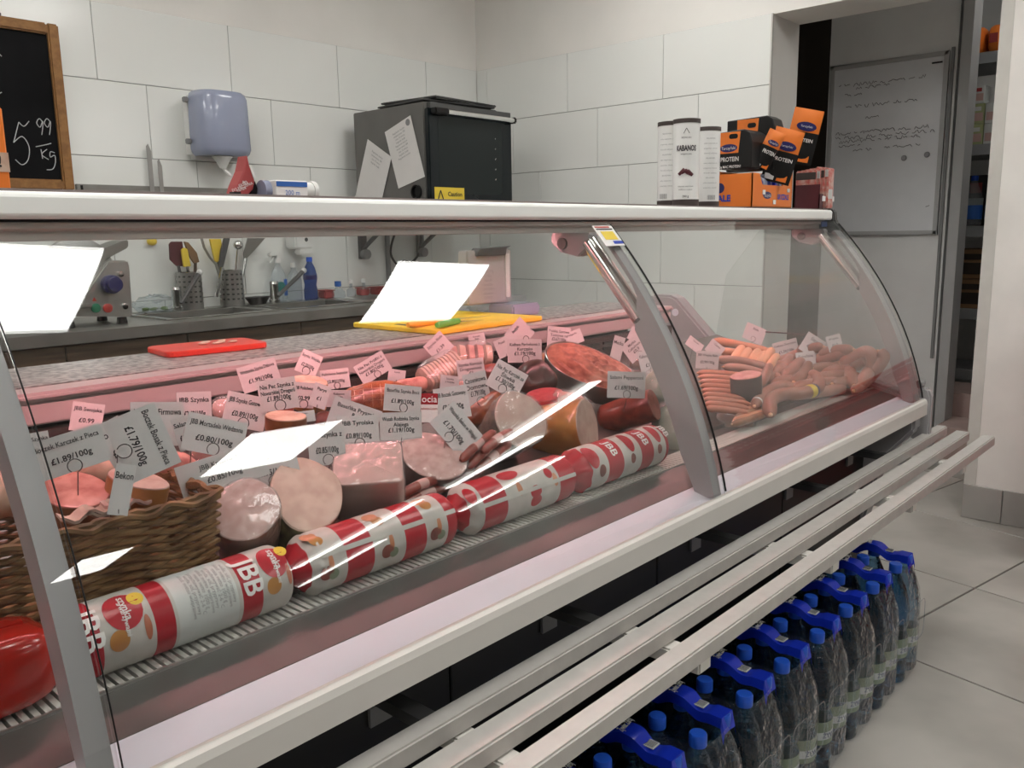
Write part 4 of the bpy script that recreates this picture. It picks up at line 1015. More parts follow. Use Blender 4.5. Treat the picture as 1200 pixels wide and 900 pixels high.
# ------------------------------------------------------------------ things on the top shelf
SZ = 1.2606
def tube_can(px, y, label, front):
    P = onY(y, px, 240); P.z = SZ; r = .0325; h = .205
    t = thing('snack_can', label, 'can', P)
    MB().lathe([(r-.001, 0), (r, .001), (r, .015), (r-.0005, .015)], 32).build('base_ring', 'brown_cap', t)
    MB().lathe([(r-.0006, .015), (r-.0006, h-.010)], 32, cap=False).build('wrapper', 'label_white' if False else 'white_paint', t)
    MB().lathe([(r-.0006, h-.010), (r+.0006, h-.010), (r+.0006, h), (r-.003, h), (r-.003, h-.003), (0, h-.003)], 32).build('lid', 'brown_cap', t)
    vd = Vector((P.x, P.y)); a0 = math.atan2(-vd.y, -vd.x)           # side that faces the shop
    fn = lambda z0, off=0: (lambda x, y: Vector(((r+.0003)*math.cos(a0+off+x/r), (r+.0003)*math.sin(a0+off+x/r), z0+y)))
    ink = MB()
    if front:
        put_text(ink, 'KABANOS', .0185, fn=fn(.135), bold=.03, fit=.049)
        put_text(ink, 'BESKIDZKI', .005, fn=fn(.160)); put_text(ink, 'wieprzowe', .006, fn=fn(.122))
        put_text(ink, 'kabanosy wieprzowe', .0045, fn=fn(.046)); put_text(ink, 'wędzone, suszone', .0045, fn=fn(.038)); put_text(ink, '200 g', .007, fn=fn(.022), bold=.01)
        f_ = fn(.170); tri = [(-.007, 0), (0, .012), (.007, 0)]
        for (ax, ay), (bx_, by_) in zip(tri[:-1], tri[1:]): ink.tube([f_(ax, ay), f_(bx_, by_)], .0006, 4)
        ink.build('printed_text', 'ink', t)
        s_ = MB()
        for q in range(3): s_.tube([fn(.078)(-.017+.006*q, .004*q-.004), fn(.078)(-.006+.006*q, .007-.002*q), fn(.078)(.006+.005*q, -.002-.002*q)], [.004, .0048, .004], 8)
        s_.build('printed_sausages', 'burgundy', t)
    else:
        for k in range(11):
            z0 = .175-k*.0125; put_text(ink, ['SKŁADNIKI:', 'mięso wieprzowe, sól', 'przyprawy, czosnek', 'Wartość odżywcza'][k % 4], .0048, fn=fn(z0, .25 if px > 800 else -.3), fit=.036)
        for k in range(12): 
            f_ = fn(.025, .35 if px > 800 else -.6); w_ = .0006+.0004*(k % 3); x0 = -.010+k*.0018
            ink.add([f_(x0, -.006), f_(x0+w_, -.006), f_(x0+w_, .006), f_(x0, .006)], [(0, 1, 2, 3)])
        ink.build('printed_text', 'grey_ink', t)
tube_can(785, 1.172, 'white snack can with brown lid, turned to its text side next to the wall tiles', False)
tube_can(828, 1.166, 'white snack can with brown lid and barcode, beside the orange display box', False)
tube_can(803, 1.118, 'white snack can with brown lid and large front lettering', True)
# orange display box with black carton and pouches
x0 = onY(1.10, 881, 240).x; y1 = onX(x0, 841, 240).y; Wl = Vector((x0+.13, 1.15, SZ))
t = thing('display_box', 'orange cardboard display box with cut-out side full of blue snack packets', 'box', Wl)
zt = SZ+.092
mb = MB(); mb.box(x0, x0+.003, 1.10, y1, SZ, zt); mb.prism([(x0, SZ), (x0+.25, SZ), (x0+.25, SZ+.105), (x0+.225, SZ+.085), (x0+.19, SZ+.062), (x0+.06, SZ+.062), (x0+.04, SZ+.092), (x0, zt)], 1.10, 1.103, axis='y')
mb.box(x0+.247, x0+.25, 1.10, y1, SZ, SZ+.105); mb.box(x0, x0+.25, y1-.003, y1, SZ, SZ+.10); mb.box(x0, x0+.25, 1.10, y1, SZ, SZ+.003)
mb.build('carton', 'orange', t, W=Wl)
TL = frame((x0-.0006, (1.10+y1)/2, SZ), (-1, 0, 0), (0, -1, 0))          # left face: x to the right, y up
TR_ = frame((x0+.12, 1.0994, SZ), (0, -1, 0), (1, 0, 0))
pn = MB(); pn.prism([(.0, .012), (.02, .012), (.02, .03), (0, .03)], 0, .0003, T=Matrix.Identity(4))
lg = MB(); lg.lathe([(.026, 0), (0, .0005)], 24, T=TR_ @ Matrix.Translation((-.03, .034, 0)), sy=.38, cap=False); lg.lathe([(.014, 0), (0, .0005)], 20, T=TL @ Matrix.Translation((-.046, .055, 0)), cap=False)
lg.build('logo_oval', 'navy', t, W=Wl)
tx = MB(); put_text(tx, 'Tarczyński', .013, T=TR_ @ Matrix.Translation((-.03, .033, .0012)), fit=.044); tx.build('white_lettering', 'paper', t, W=Wl)
tx = MB(); put_text(tx, 'ALE', .024, T=TL @ Matrix.Translation((-.032, .026, .001)), bold=.04); tx.build('blue_lettering', 'cobalt', t, W=Wl); tx = MB(); put_text(tx, 'GRYZZALE', .020, T=TR_ @ Matrix.Translation((.068, .030, .001)), fit=.075, bold=.03); tx.build('blue_lettering', 'cobalt', t, W=Wl)
for q in ((-.060, -.045, .036, .048), (.006, .022, .010, .022), (.095, .11, .045, .055)): MB().box(*q, 0, .0016, T=TR_).build('price_label', 'paper', t, W=Wl)
for k in range(6):
    q = thing('snack_packet', 'small blue foil snack packet inside the orange display box', 'packet', (x0+.055+.03*k, 1.155, SZ+.004), 'packets in the orange display box')
    MB().ell((0, 0, .045), (.016, .042, .040), 14, 8, p=.6).build('packet', ['cobalt', 'strap_blue', 'blue_grey'][k % 3], q)
    MB().cbox((0, 0, .086), (.004, .07, .006)).build('seal', 'label_white', q)
def face_tf(P, n, up_): return frame(P, n, up_)
def protein_box(xa, ya, yb, za, zb, dx, label, tab):
    W = Vector((xa+dx/2, (ya+yb)/2, za)); t = thing('protein_box', label, 'box', W)
    mb = MB(); mb.prism([(ya, za), (yb, za), (yb, zb), (ya+.025, zb+.004), (ya+.008, zb-.006), (ya, zb-.03)], xa, xa+dx, axis='x'); mb.build('carton', 'box_black', t, W=W, bevel=.002, seg=1)
    TL = frame((xa-.0006, (ya+yb)/2, za), (-1, 0, 0), (0, -1, 0)); hw_ = (yb-ya)/2; H = zb-za
    tb = MB(); tb.prism([(-hw_*tab[0], H*.42), (-hw_*tab[0]+.060, H*.42), (-hw_*tab[0]+.066, H-.001), (-hw_*tab[0], H-.001)], 0, .0005, T=TL); tb.build('orange_panel', 'orange', t, W=W)
    lg = MB(); lg.lathe([(.026, .0007), (0, .0012)], 24, T=TL @ Matrix.Translation((-hw_*tab[0]+.031, H*.56, 0)), sy=.42, cap=False); lg.build('logo_oval', 'navy', t, W=W)
    hh = MB(); hh.prism([(x+(-hw_*tab[0]+.045), y_+H*.87) for x, y_ in rrect(.026, .013, .006)], .0006, .0012, T=TL); hh.build('hand_hole', 'black', t, W=W)
    tx = MB(); put_text(tx, 'Tarczyński', .011, T=TL @ Matrix.Translation((-hw_*tab[0]+.031, H*.555, .0018)), fit=.042); put_text(tx, 'PROTEIN', .017, T=TL @ Matrix.Translation((-hw_*tab[0]+.035, H*.25, .001)), fit=.054, bold=.02)
    put_text(tx, '30g MAC PROTEIN!', .010, T=TL @ Matrix.Translation((-hw_*tab[0]+.035, H*.05, .001)), fit=.068, bold=.02); tx.build('white_lettering', 'paper', t, W=W)
    return t
protein_box(x0+.005, 1.108, y1+.005, SZ+.1065, SZ+.205, .10, 'black and orange snack carton standing on the orange display box', (.98,))
cpx = MB(); 
xb = x0+.125
protein_box(xb, onX(xb, 908, 150).y, onX(xb, 852, 150).y, SZ+.1065, onX(xb, 880, 139).z, .06, 'taller black and orange snack carton behind the other black carton', (.55,))
def pouch(px, py, w_, h_, ang, y, label, tilt=0):
    P = onY(y, px, py); s = mpp(P); vd = (P-CAM).normalized(); n = (-vd*.8+Vector((tilt, -.25, 0))).normalized()
    T = frame(P, n, RT*math.cos(math.radians(ang))+UP*math.sin(math.radians(ang))); w_ *= s; h_ *= s
    t = thing('snack_pouch', label, 'pouch', M=T)
    def pill(y0, y1, mat, name, k=1.0):
        mb = MB(); V = []; nx, ny = 8, 8
        for sgn in (1, -1):
            for j in range(ny+1):
                yy = y0+(y1-y0)*j/ny; f = max(0, 1-abs(2*yy/h_)**4)
                for i in range(nx+1):
                    xx = -w_/2+w_*i/nx; g = max(0, 1-abs(2*xx/w_)**3); V.append((xx, yy, sgn*(.0015+.010*f*g*k)))
        m = (nx+1)*(ny+1); Fc = []
        for j in range(ny):
            for i in range(nx):
                a0 = j*(nx+1)+i; Fc += [(a0, a0+1, a0+nx+2, a0+nx+1), (m+a0, m+a0+nx+1, m+a0+nx+2, m+a0+1)]
        for j in range(ny):
            a0 = j*(nx+1); b0 = a0+nx; Fc += [(a0, a0+nx+1, m+a0+nx+1, m+a0), (b0, m+b0, m+b0+nx+1, b0+nx+1)]
        for i in range(nx): Fc += [(i, m+i, m+i+1, i+1), (ny*(nx+1)+i, ny*(nx+1)+i+1, m+ny*(nx+1)+i+1, m+ny*(nx+1)+i)]
        mb.add(V, Fc, 0, True); return mb.build(name, mat, t)
    pill(-h_/2, h_*.08, 'box_black', 'pouch_body'); pill(h_*.08, h_/2, 'orange', 'orange_top', 1.0)
    z = .0135
    MB().lathe([(w_*.34, z), (0, z+.0005)], 20, T=Matrix.Translation((0, h_*.18, 0)), sy=.45, cap=False).build('logo_oval', 'navy', t)
    tx = MB(); put_text(tx, 'PROTEIN', .014, T=Matrix.Translation((0, -h_*.07, z)), fit=w_*.75, bold=.02); put_text(tx, 'Tarczyński', .008, T=Matrix.Translation((0, h_*.18, z+.001)), fit=w_*.55); tx.build('white_lettering', 'paper', t)
    MB().box(-w_*.42, -w_*.1, -h_*.46, -h_*.36, .003, .0075).build('price_label', 'paper', t); MB().box(0, w_*.35, -h_*.46, -h_*.34, .003, .007).build('orange_label', 'orange', t)
    return t
pouch(917, 183, 34, 62, -14, 1.087, 'black and orange snack pouch leaning out of the lower carton')
pouch(941, 160, 34, 62, -10, 1.11, 'black and orange snack pouch standing higher, behind the other pouch')
pouch(901, 176, 20, 46, -24, 1.092, 'dark snack pouch with brown window wedged beside the black carton')
# burgundy tray with packs
xa = onY(1.105, 958, 242).x; W = Vector((xa+.05, 1.15, SZ)); yb = onX(xa, 930, 242).y
t = thing('snack_tray', 'burgundy cardboard tray of meat snack packs at the end of the shelf', 'tray', W)
xe_ = CX1-.035
mb = MB(); mb.box(xa, xe_, 1.10, 1.103, SZ, SZ+.046); mb.box(xa, xa+.003, 1.10, yb, SZ, SZ+.075); mb.box(xe_-.003, xe_, 1.10, yb, SZ, SZ+.046); mb.box(xa, xe_, yb-.003, yb, SZ, SZ+.075); mb.box(xa, xe_, 1.10, yb, SZ, SZ+.003)
mb.build('carton', 'burgundy', t, W=W)
lb = MB(); lb.box(xa+.02, xa+.045, 1.0990, 1.0998, SZ+.024, SZ+.040); lb.build('price_label', 'paper', t, W=W); lb = MB(); lb.box(xa+.10, xa+.113, 1.0990, 1.0998, SZ+.024, SZ+.040); lb.build('price_label', 'paper', t, W=W)
pk = None
for k in range(5):
    q = thing('meat_snack_pack', 'clear-topped meat snack pack standing in the burgundy tray', 'pack', (xa+.012+k*.017 if k < 4 else xa+.09, 1.15-.006*k if k < 4 else 1.125, SZ+.004), 'packs in the burgundy tray')
    hgt = .115+.003*k
    if k < 4:
        MB().box(-.004, .004, -.033, .033, 0, hgt).build('pack', 'salmon_pack', q, bevel=.003); MB().box(-.0046, .0046, -.031, .031, hgt-.028, hgt-.006).build('header_card', 'label_white' if k % 2 else 'brown_cap', q)
    else:
        MB().box(-.06, .07, -.004, .004, 0, hgt).build('pack', 'salmon_pack', q, bevel=.003); MB().box(-.05, .06, -.0046, .0, .03, .06).build('header_card', 'label_white', q)
# things at the near end of the shelf
P = onY(1.12, 13, 217); W = Vector((P.x-.08, 1.16, SZ)); t = thing('orange_carton', 'orange snack carton with a cream stripe at the near end of the shelf', 'box', W)
MB().box(P.x-.16, P.x, 1.12, 1.20, SZ, SZ+.093).build('carton', 'orange', t, W=W, bevel=.002, seg=1)
MB().box(P.x-.16, P.x+.0006, 1.1193, 1.2006, SZ+.020, SZ+.042).build('cream_stripe', 'fat', t, W=W)
tx = MB(); put_text(tx, '30g!', .018, T=frame((P.x-.022, 1.1188, SZ+.031), (0, -1, 0), (1, 0, 0)), bold=.02); tx.build('printed_text', 'ink', t, W=W)
def px_poly(y, pts, th, mb, mi=0):
    q = [onY(y, *p) for p in pts]; mb.prism([(p.x, p.z) for p in q], y, y+th, mi, axis='y')
P = onY(1.25, 287, 228); W = Vector((P.x, 1.26, SZ))
t = thing('red_packet', 'folded red paper packet standing on the shelf below the towel dispenser', 'packet', W)
mb = MB(); px_poly(1.25, [(275, 228.5), (279, 216), (286, 200), (290, 181), (293, 195), (299, 212), (297, 222), (291, 228.5)], .03, mb); mb.build('packet', 'carton_red', t, W=W, bevel=.002, seg=1)
mb = MB(); px_poly(1.2485, [(293, 196), (294.5, 194), (300.5, 208), (297, 208)], .001, mb); mb.build('white_corner', 'paper', t, W=W)
mb = MB(); px_poly(1.255, [(292, 228.5), (299, 211), (303, 221), (302, 228.5)], .03, mb); mb.build('black_fold', 'black', t, W=W, bevel=.002, seg=1)
mb = MB()
for k in range(4): q = onY(1.249, 283+k*1.2, 222-k*3); put_text(mb, ['PAPIER', 'DO PIECZENIA', 'EXTRA', '8m'][k], .006, T=frame(q, (0, -1, 0), (1, 0, .35)))
mb.build('printed_text', 'paper', t, W=W)
P = onY(1.22, 337, 229); W = Vector((P.x, 1.245, SZ)); t = thing('small_carton', 'small white carton with a blue stripe lying on the shelf', 'box', W)
a_, b_ = onY(1.22, 324, 229).x, onY(1.22, 361, 229).x
MB().box(a_, b_, 1.22, 1.27, SZ, SZ+.031).build('carton', 'paper', t, W=W, bevel=.0015, seg=1)
MB().box(a_+.001, b_-.001, 1.2193, 1.2199, SZ+.021, SZ+.029).build('blue_stripe', 'label_blue', t, W=W)
MB().tube([(a_-.012, 1.245, SZ+.016), (a_, 1.245, SZ+.016)], .0155, 16).build('round_end', 'blue_grey', t, W=W)
tx = MB(); put_text(tx, '200 m', .011, T=frame(((a_+b_)/2, 1.2188, SZ+.011), (0, -1, 0), (1, 0, 0)), fit=.046); tx.build('printed_text', 'label_blue', t, W=W)
t = thing('white_tub', 'white plastic tub lying on its side next to the small white carton', 'tub', (b_+.015, 1.25, SZ))
MB().lathe([(.013, -.004), (.0145, 0), (.0145, .022), (.0165, .022), (.0165, .030), (0, .030)], 20, T=frame((-.012, 0, .0166), (1, 0, 0))).build('tub', 'white_plastic', t)
P = onY(1.25, 268, 228); t = thing('grey_clip', 'small grey clamp lying on the shelf left of the red paper packet', 'clamp', (P.x, 1.25, SZ))
MB().box(-.02, .02, -.008, .008, 0, .008).build('jaw', 'steel', t, bevel=.002); MB().box(.005, .018, -.006, .006, .008, .012).build('lever', 'black', t)
# ------------------------------------------------------------------ wall things
BY = 3.692
t = thing('chalkboard', 'wooden framed chalkboard with a chalk price hanging on the tiles', 'chalkboard', (1.1, BY, 1.42)); W = Vector((1.1, BY, 1.42))
L_, Rr, Bz, Tz = .80, 1.42, 1.40, 2.035; fwid = .042
MB().box(L_+.02, Rr-.02, BY-.012, BY, Bz+.02, Tz-.02).build('slate', 'chalk_black', t, W=W)
for q in ((L_, L_+fwid, Bz, Tz), (Rr-fwid, Rr, Bz, Tz), (L_+fwid, Rr-fwid, Bz, Bz+fwid), (L_+fwid, Rr-fwid, Tz-fwid, Tz)): MB().box(q[0], q[1], BY-.028, BY, q[2], q[3]).build('frame_rail', 'frame_wood', t, W=W, bevel=.006)
MB().tube([(1.22, BY-.01, Tz+.0), (1.22, BY-.01, Tz+.012)], .005, 8).build('hook', 'wire', t, W=W)
ck = MB()
def stroke(pts, th=.0017): ck.tube(smooth_path([onY(BY-.0135, *p) for p in pts], 5), th, 5)
stroke([(34, 142), (28, 148), (22, 143)]); stroke([(22, 143), (19, 155), (16, 167)]); stroke([(16, 167), (26, 160), (34, 172), (33, 187), (26, 193), (18, 187)])
for dx in (0, 9): stroke([(50+dx, 143), (46+dx, 139), (43+dx, 144), (47+dx, 149), (50+dx, 142), (50+dx, 150), (49+dx, 158)])
stroke([(42, 172), (52, 170), (60, 168)]); stroke([(48, 175), (50, 186)]); stroke([(55, 175), (49, 181), (57, 187)]); stroke([(64, 179), (59, 178), (59, 184), (64, 182), (65, 190), (62, 198), (55, 199)])
stroke([(-2, 62), (2, 66)]); stroke([(-4, 112), (2, 108)])
ck.build('chalk_writing', 'chalk', t, W=W)
# towel dispenser
t = thing('towel_dispenser', 'blue-grey centrefeed paper towel dispenser on the tiled wall', 'dispenser', (2.05, 3.692, 1.55)); W = Vector((2.05, 3.692, 1.55))
dx0, dx1, dz0, dz1 = 1.905, 2.165, 1.56, 1.835
MB().box(dx0+.005, dx1-.005, 3.61, 3.69, dz0-.012, dz1-.012).build('back_shell', 'white_plastic', t, W=W, bevel=.02, seg=3)
out = []
for k in range(17):
    a = math.pi*k/16; out.append(((dx0+dx1)/2-.130*math.copysign(abs(math.cos(a))**.55, math.cos(a)), 3.62-.125*math.sin(a)**.7))
mb = MB(); V = []; lev = [(dz0, .86), (dz0+.012, .95), (dz0+.03, 1), (dz1-.03, .985), (dz1-.01, .93), (dz1, .84)]; m = len(out)
for z, k_ in lev: V += [((dx0+dx1)/2+(x-(dx0+dx1)/2)*k_*(1.0 if z < 1.7 else .98), 3.62-(3.62-y)*k_, z) for x, y in out]
Fc = []
for i in range(len(lev)-1): Fc += [(i*m+k, i*m+k+1, (i+1)*m+k+1, (i+1)*m+k) for k in range(m-1)]+[(i*m+m-1, i*m, (i+1)*m, (i+1)*m+m-1)]
Fc += [tuple(range(m))[::-1], tuple(range((len(lev)-1)*m, len(lev)*m))]
mb.add(V, Fc, 0, True); mb.build('front_cover', 'blue_grey', t, W=W)
MB().lathe([(.045, 0), (.028, -.022), (.014, -.05), (.012, -.05)], 20, T=Matrix.Translation((2.02, 3.56, dz0-.002))).build('nozzle', 'white_plastic', t, W=W)
MB().tube(smooth_path([(2.02, 3.56, dz0-.05), (2.03, 3.555, dz0-.065), (2.05, 3.55, dz0-.085)]), [.009]+[.007]*11+[.004], 7).build('paper_tail', 'paper', t, W=W)
for x, z in ((dx0-.012, 1.795), (dx0-.012, 1.62), (dx1+.012, 1.66)): MB().cbox((x, 3.61, z), (.022, .02, .022)).build('latch', 'mid_grey', t, W=W, bevel=.003)
# knife strip and knives
t = thing('knife_strip', 'long grey magnetic knife strip on the tiled wall', 'knife strip', (1.9, 3.69, 1.40)); W = Vector((1.9, 3.69, 1.40))
MB().box(1.43, 2.36, 3.676, 3.692, 1.400, 1.428).build('bar', 'steel_dull', t, W=W, bevel=.002)
for x in (1.45, 2.34): MB().box(x-.004, x+.004, 3.672, 3.676, 1.405, 1.423).build('end_block', 'black', t, W=W)
for x, top, wd, lab in ((1.742, 1.605, .020, 'longer steel knife held blade up on the knife strip'), (1.785, 1.545, .018, 'shorter steel knife held blade up on the knife strip')):
    t = thing('kitchen_knife', lab, 'knife', (x, 3.67, 1.20)); W = Vector((x, 3.67, 1.20))
    mb = MB(); mb.prism([(x-wd/2, 1.36), (x+wd/2, 1.36), (x+wd/2, top-.03), (x-wd*.1, top), (x-wd/2, top-.01)], 3.6725, 3.6748, axis='y'); mb.build('blade', 'steel_hold', t, W=W)
    MB().box(x-.011, x+.011, 3.665, 3.681, 1.23, 1.36).build('handle', 'black', t, W=W, bevel=.004)
# oven on brackets
ox0, ox1, oy0, oy1, oz0, oz1 = 2.785, 3.365, 3.04, 3.60, 1.302, 1.815
t = thing('oven', 'dark grey counter-top oven with glass door and paper notes on its side', 'oven', (3.07, 3.32, oz0)); W = Vector((3.07, 3.32, oz0))
MB().box(ox0, ox1, oy0+.03, oy1, oz0, oz1).build('body', 'oven_grey', t, W=W, bevel=.004)
MB().box(ox0+.003, ox1-.002, oy0, oy0+.029, oz0+.005, oz1-.03).build('door', 'oven_glass', t, W=W, bevel=.004)
MB().prism([(x+3.065, y+1.575) for x, y in rrect(.44, .36, .03)], oy0-.0012, oy0+.001, axis='y').build('window', 'oven_inner', t, W=W)
MB().box(ox0+.02, ox1-.004, oy0+.004, oy0+.029, oz1-.028, oz1-.004).build('top_trim', 'dark_grey', t, W=W)
hd = MB(); hd.tube([(ox0+.10, oy0-.028, oz1-.045), (ox1-.02, oy0-.028, oz1-.045)], .0115, 12); hd.build('handle', 'chrome', t, W=W)
for xx in (ox0+.06, ox1-.012): MB().box(xx-.045 if xx < 3 else xx-.012, xx+.045 if xx < 3 else xx+.012, oy0-.040, oy0+.002, oz1-.060, oz1-.030).build('handle_mount', 'black', t, W=W, bevel=.006)
for k in range(5): MB().tube([(3.232, oy0-.004, 1.47+k*.05), (3.236, oy0-.004, 1.476+k*.05)], .002, 6).build('rack_glint', 'chrome', t, W=W)
MB().lathe([(.034, 0), (.034, .012), (.027, .012), (.025, .002), (0, .002)], 24, T=frame((ox0, onX(ox0, 489, 225).y, onX(ox0, 489, 225).z), (-1, 0, 0))).build('vent', 'black', t, W=W)
a_ = onY(oy0, 509, 219); b_ = onY(oy0, 544, 236)
MB().box(a_.x, b_.x, oy0-.0022, oy0-.0002, b_.z-.03, a_.z).build('caution_label', 'yellow', t, W=W)
tx = MB(); cx_ = (a_.x+b_.x)/2; put_text(tx, 'Caution', .030, T=frame((cx_+.035, oy0-.003, a_.z-.032), (0, -1, 0), (1, 0, 0)), fit=.10, bold=.02); put_text(tx, 'Hot surface', .018, T=frame((cx_+.035, oy0-.003, a_.z-.062), (0, -1, 0), (1, 0, 0)), fit=.10)
tri = [(a_.x+.010, a_.z-.085), (a_.x+.065, a_.z-.085), (a_.x+.0375, a_.z-.015)]
for p, q in zip(tri, tri[1:]+tri[:1]): tx.tube([(p[0], oy0-.003, p[1]), (q[0], oy0-.003, q[1])], .003, 5)
tx.build('printed_text', 'ink', t, W=W)
def note(pts, label, lines, y_off, ring=False):
    q = [onX(ox0-.003-y_off, *p) for p in pts]; W = q[3]
    t = thing('paper_note', label, 'paper', W)
    mb = MB(); V = [Vector((p.x, p.y, p.z)) for p in q]; V2 = [v+Vector((-.0008, 0, 0)) for v in V]
    mb.add(V+V2, [(0, 1, 2, 3), (4, 7, 6, 5), (0, 4, 5, 1), (1, 5, 6, 2), (2, 6, 7, 3), (3, 7, 4, 0)]); mb.build('sheet', 'paper', t, W=W)
    u = (q[1]-q[0]).normalized(); wd = (q[1]-q[0]).length; dn = (q[3]-q[0]).normalized(); ht = (q[3]-q[0]).length
    tx = MB(); c = q[0]
    for k in range(lines): put_text(tx, ['Regulamin kuchni', 'temperatura 180', 'czas 12 minut', 'bagietki, bułki'][k % 4], .013, T=frame(c+u*wd*.48+dn*ht*(.12+.055*k)+Vector((-.0014, 0, 0)), (-1, 0, 0), u), fit=wd*(.75 if k % 3 else .5))
    if ring: tx.lathe([(.016, 0), (0, .0003)], 16, T=frame(c+u*wd*.86+dn*ht*.08+Vector((-.0014, 0, 0)), (-1, 0, 0)), cap=False)
    tx.build('printed_text', 'grey_ink', t, W=W)
    return t
note([(451, 155), (481, 135), (498, 207), (467, 221)], 'white printed sheet with a round stamp stuck on the side of the oven', 9, .001, True)
note([(431, 163), (459, 184), (447, 236), (416, 232)], 'white spiral-torn sheet hanging low on the side of the oven', 4, .001)
for k, (dx, dz, a) in enumerate(((0, 0, .02), (-.015, .014, -.05), (.005, .0285, .10))):
    t = thing('baking_tray', ('lowest black baking tray on top of the oven', 'middle black baking tray on top of the oven', 'uppermost black baking tray lying askew on top of the oven')[k], 'baking tray', M=rotz(a, (3.10+dx, 3.30, oz1+.001+dz)))
    mb = MB(); mb.box(-.22, .22, -.17, .17, 0, .004); mb.build('sheet', 'carton_dark', t)
    rm = MB()
    for q in ((-.235, -.22, -.185, .185), (.22, .235, -.185, .185), (-.22, .22, -.185, -.17), (-.22, .22, .17, .185)): rm.box(*q, .004, .0125)
    rm.build('rim', 'dark_grey', t, bevel=.002, seg=1)
for x in (2.87, 3.28):
    t = thing('oven_bracket', 'dark steel wall bracket carrying the oven', 'bracket', (x, 3.4, 1.1), 'brackets under the oven'); W = Vector((x, 3.4, 1.1))
    MB().box(x-.02, x+.02, 3.10, 3.69, 1.275, 1.3015).build('arm', 'dark_grey', t, W=W)
    MB().box(x-.022, x+.022, 3.672, 3.692, 1.08, 1.275).build('wall_plate', 'dark_grey', t, W=W)
    MB().tube([(x, 3.68, 1.13), (x, 3.45, 1.275)], .012, 8).build('strut', 'dark_grey', t, W=W)
    MB().lathe([(.026, 0), (.026, .03), (0, .03)], 16, T=frame((x, 3.672, 1.105), (0, -1, 0))).build('bolt_cover', 'mid_grey', t, W=W)
mb = MB()
cyw = 3.672
mb.tube(smooth_path([onY(cyw, *p) for p in ((470, 262), (462, 276), (458, 298), (470, 312), (488, 302), (493, 280), (490, 262))]), .0065, 8)
mb.tube(smooth_path([onY(cyw-.012, *p) for p in ((470, 312), (460, 325), (462, 340), (476, 343), (488, 330), (484, 312), (472, 306), (462, 318))]), .0065, 8)
tag(mb.build('coiled_cable', 'black'), 'black coiled power cable hanging on the wall under the oven', 'cable')
a_ = onY(cyw, 455, 276); b_ = onY(cyw, 455, 360)
tag(MB().box(a_.x-.012, a_.x+.012, 3.672, 3.692, .93, a_.z+.1).build('cable_duct', 'mid_grey', bevel=.003), 'narrow grey vertical cable duct on the tiled wall', 'cable duct')
# ------------------------------------------------------------------ sink counter at the back wall
wx = [.10, .60, 1.115, 1.56, 2.07, 2.61]; FY = 3.10
for a_, b_ in zip(wx[:-1], wx[1:]):
    t = thing('base_cabinet', 'dark wood-grain base cabinet under the steel worktop', 'cabinet', ((a_+b_)/2, 3.4, 0), 'wood-grain cabinets under the worktop'); W = Vector(((a_+b_)/2, 3.4, 0))
    MB().box(a_+.002, b_-.002, FY+.022, 3.68, .10, .848 if a_ < 1.2 else .70).build('body', 'wood_drawer', t, W=W)
    MB().box(a_+.003, b_-.003, FY+.002, FY+.020, .70, .843).build('drawer', 'wood_drawer', t, W=W, bevel=.002, seg=1)
    d_ = MB().box(a_+.003, b_-.003, FY+.002, FY+.020, .11, .692).build('door', 'wood_drawer', t, W=W, bevel=.002, seg=1)
    MB().tube([(a_+.06, FY-.012, .62), (a_+.06, FY-.012, .50)], .005, 8).build('handle', 'steel', d_, W=W)
    MB().box(a_+.02, b_-.02, FY+.08, 3.6, 0, .10).build('plinth', 'black', t, W=W)
holes = ((1.56, 2.00, 3.22, 3.52), (2.10, 2.50, 3.22, 3.52))
mb = MB()
x_ = -.3
for h in holes:
    mb.box(x_, h[0], 3.075, 3.70, .85, .89); mb.box(h[0], h[1], 3.075, h[2], .85, .89); mb.box(h[0], h[1], h[3], 3.70, .85, .89); x_ = h[1]
mb.box(x_, 2.62, 3.075, 3.70, .85, .89)
tag(mb.build('steel_worktop', 'steel_dull'), 'stainless steel worktop with two sink cut-outs along the back wall', 'worktop')
for k, h in enumerate(holes):
    t = thing('sink_basin', ('steel sink basin under the lever tap by the cutlery holders', 'steel sink basin under the lever tap by the spray bottle')[k], 'sink', ((h[0]+h[1])/2, 3.37, .72)); W = Vector(((h[0]+h[1])/2, 3.37, .72))
    mb = MB(); g = .002
    for q in ((h[0]+g, h[0]+.012, h[2]+g, h[3]-g, .72, .893), (h[1]-.012, h[1]-g, h[2]+g, h[3]-g, .72, .893), (h[0]+.012, h[1]-.012, h[2]+g, h[2]+.012, .72, .893), (h[0]+.012, h[1]-.012, h[3]-.012, h[3]-g, .72, .893), (h[0]+.012, h[1]-.012, h[2]+.012, h[3]-.012, .72, .73)): mb.box(*q)
    mb.build('bowl', 'steel_dull', t, W=W)
    rm = MB()
    for q in ((h[0]-.03, h[1]+.03, h[2]-.03, h[2]), (h[0]-.03, h[1]+.03, h[3], h[3]+.03), (h[0]-.03, h[0], h[2], h[3]), (h[1], h[1]+.03, h[2], h[3])): rm.box(*q, .8902, .896)
    rm.build('rim', 'steel', t, W=W, bevel=.002, seg=1)
    MB().lathe([(.03, 0), (.03, .004), (0, .003)], 16, T=Matrix.Translation(((h[0]+h[1])/2, 3.37, .73))).build('drain', 'chrome', t, W=W)
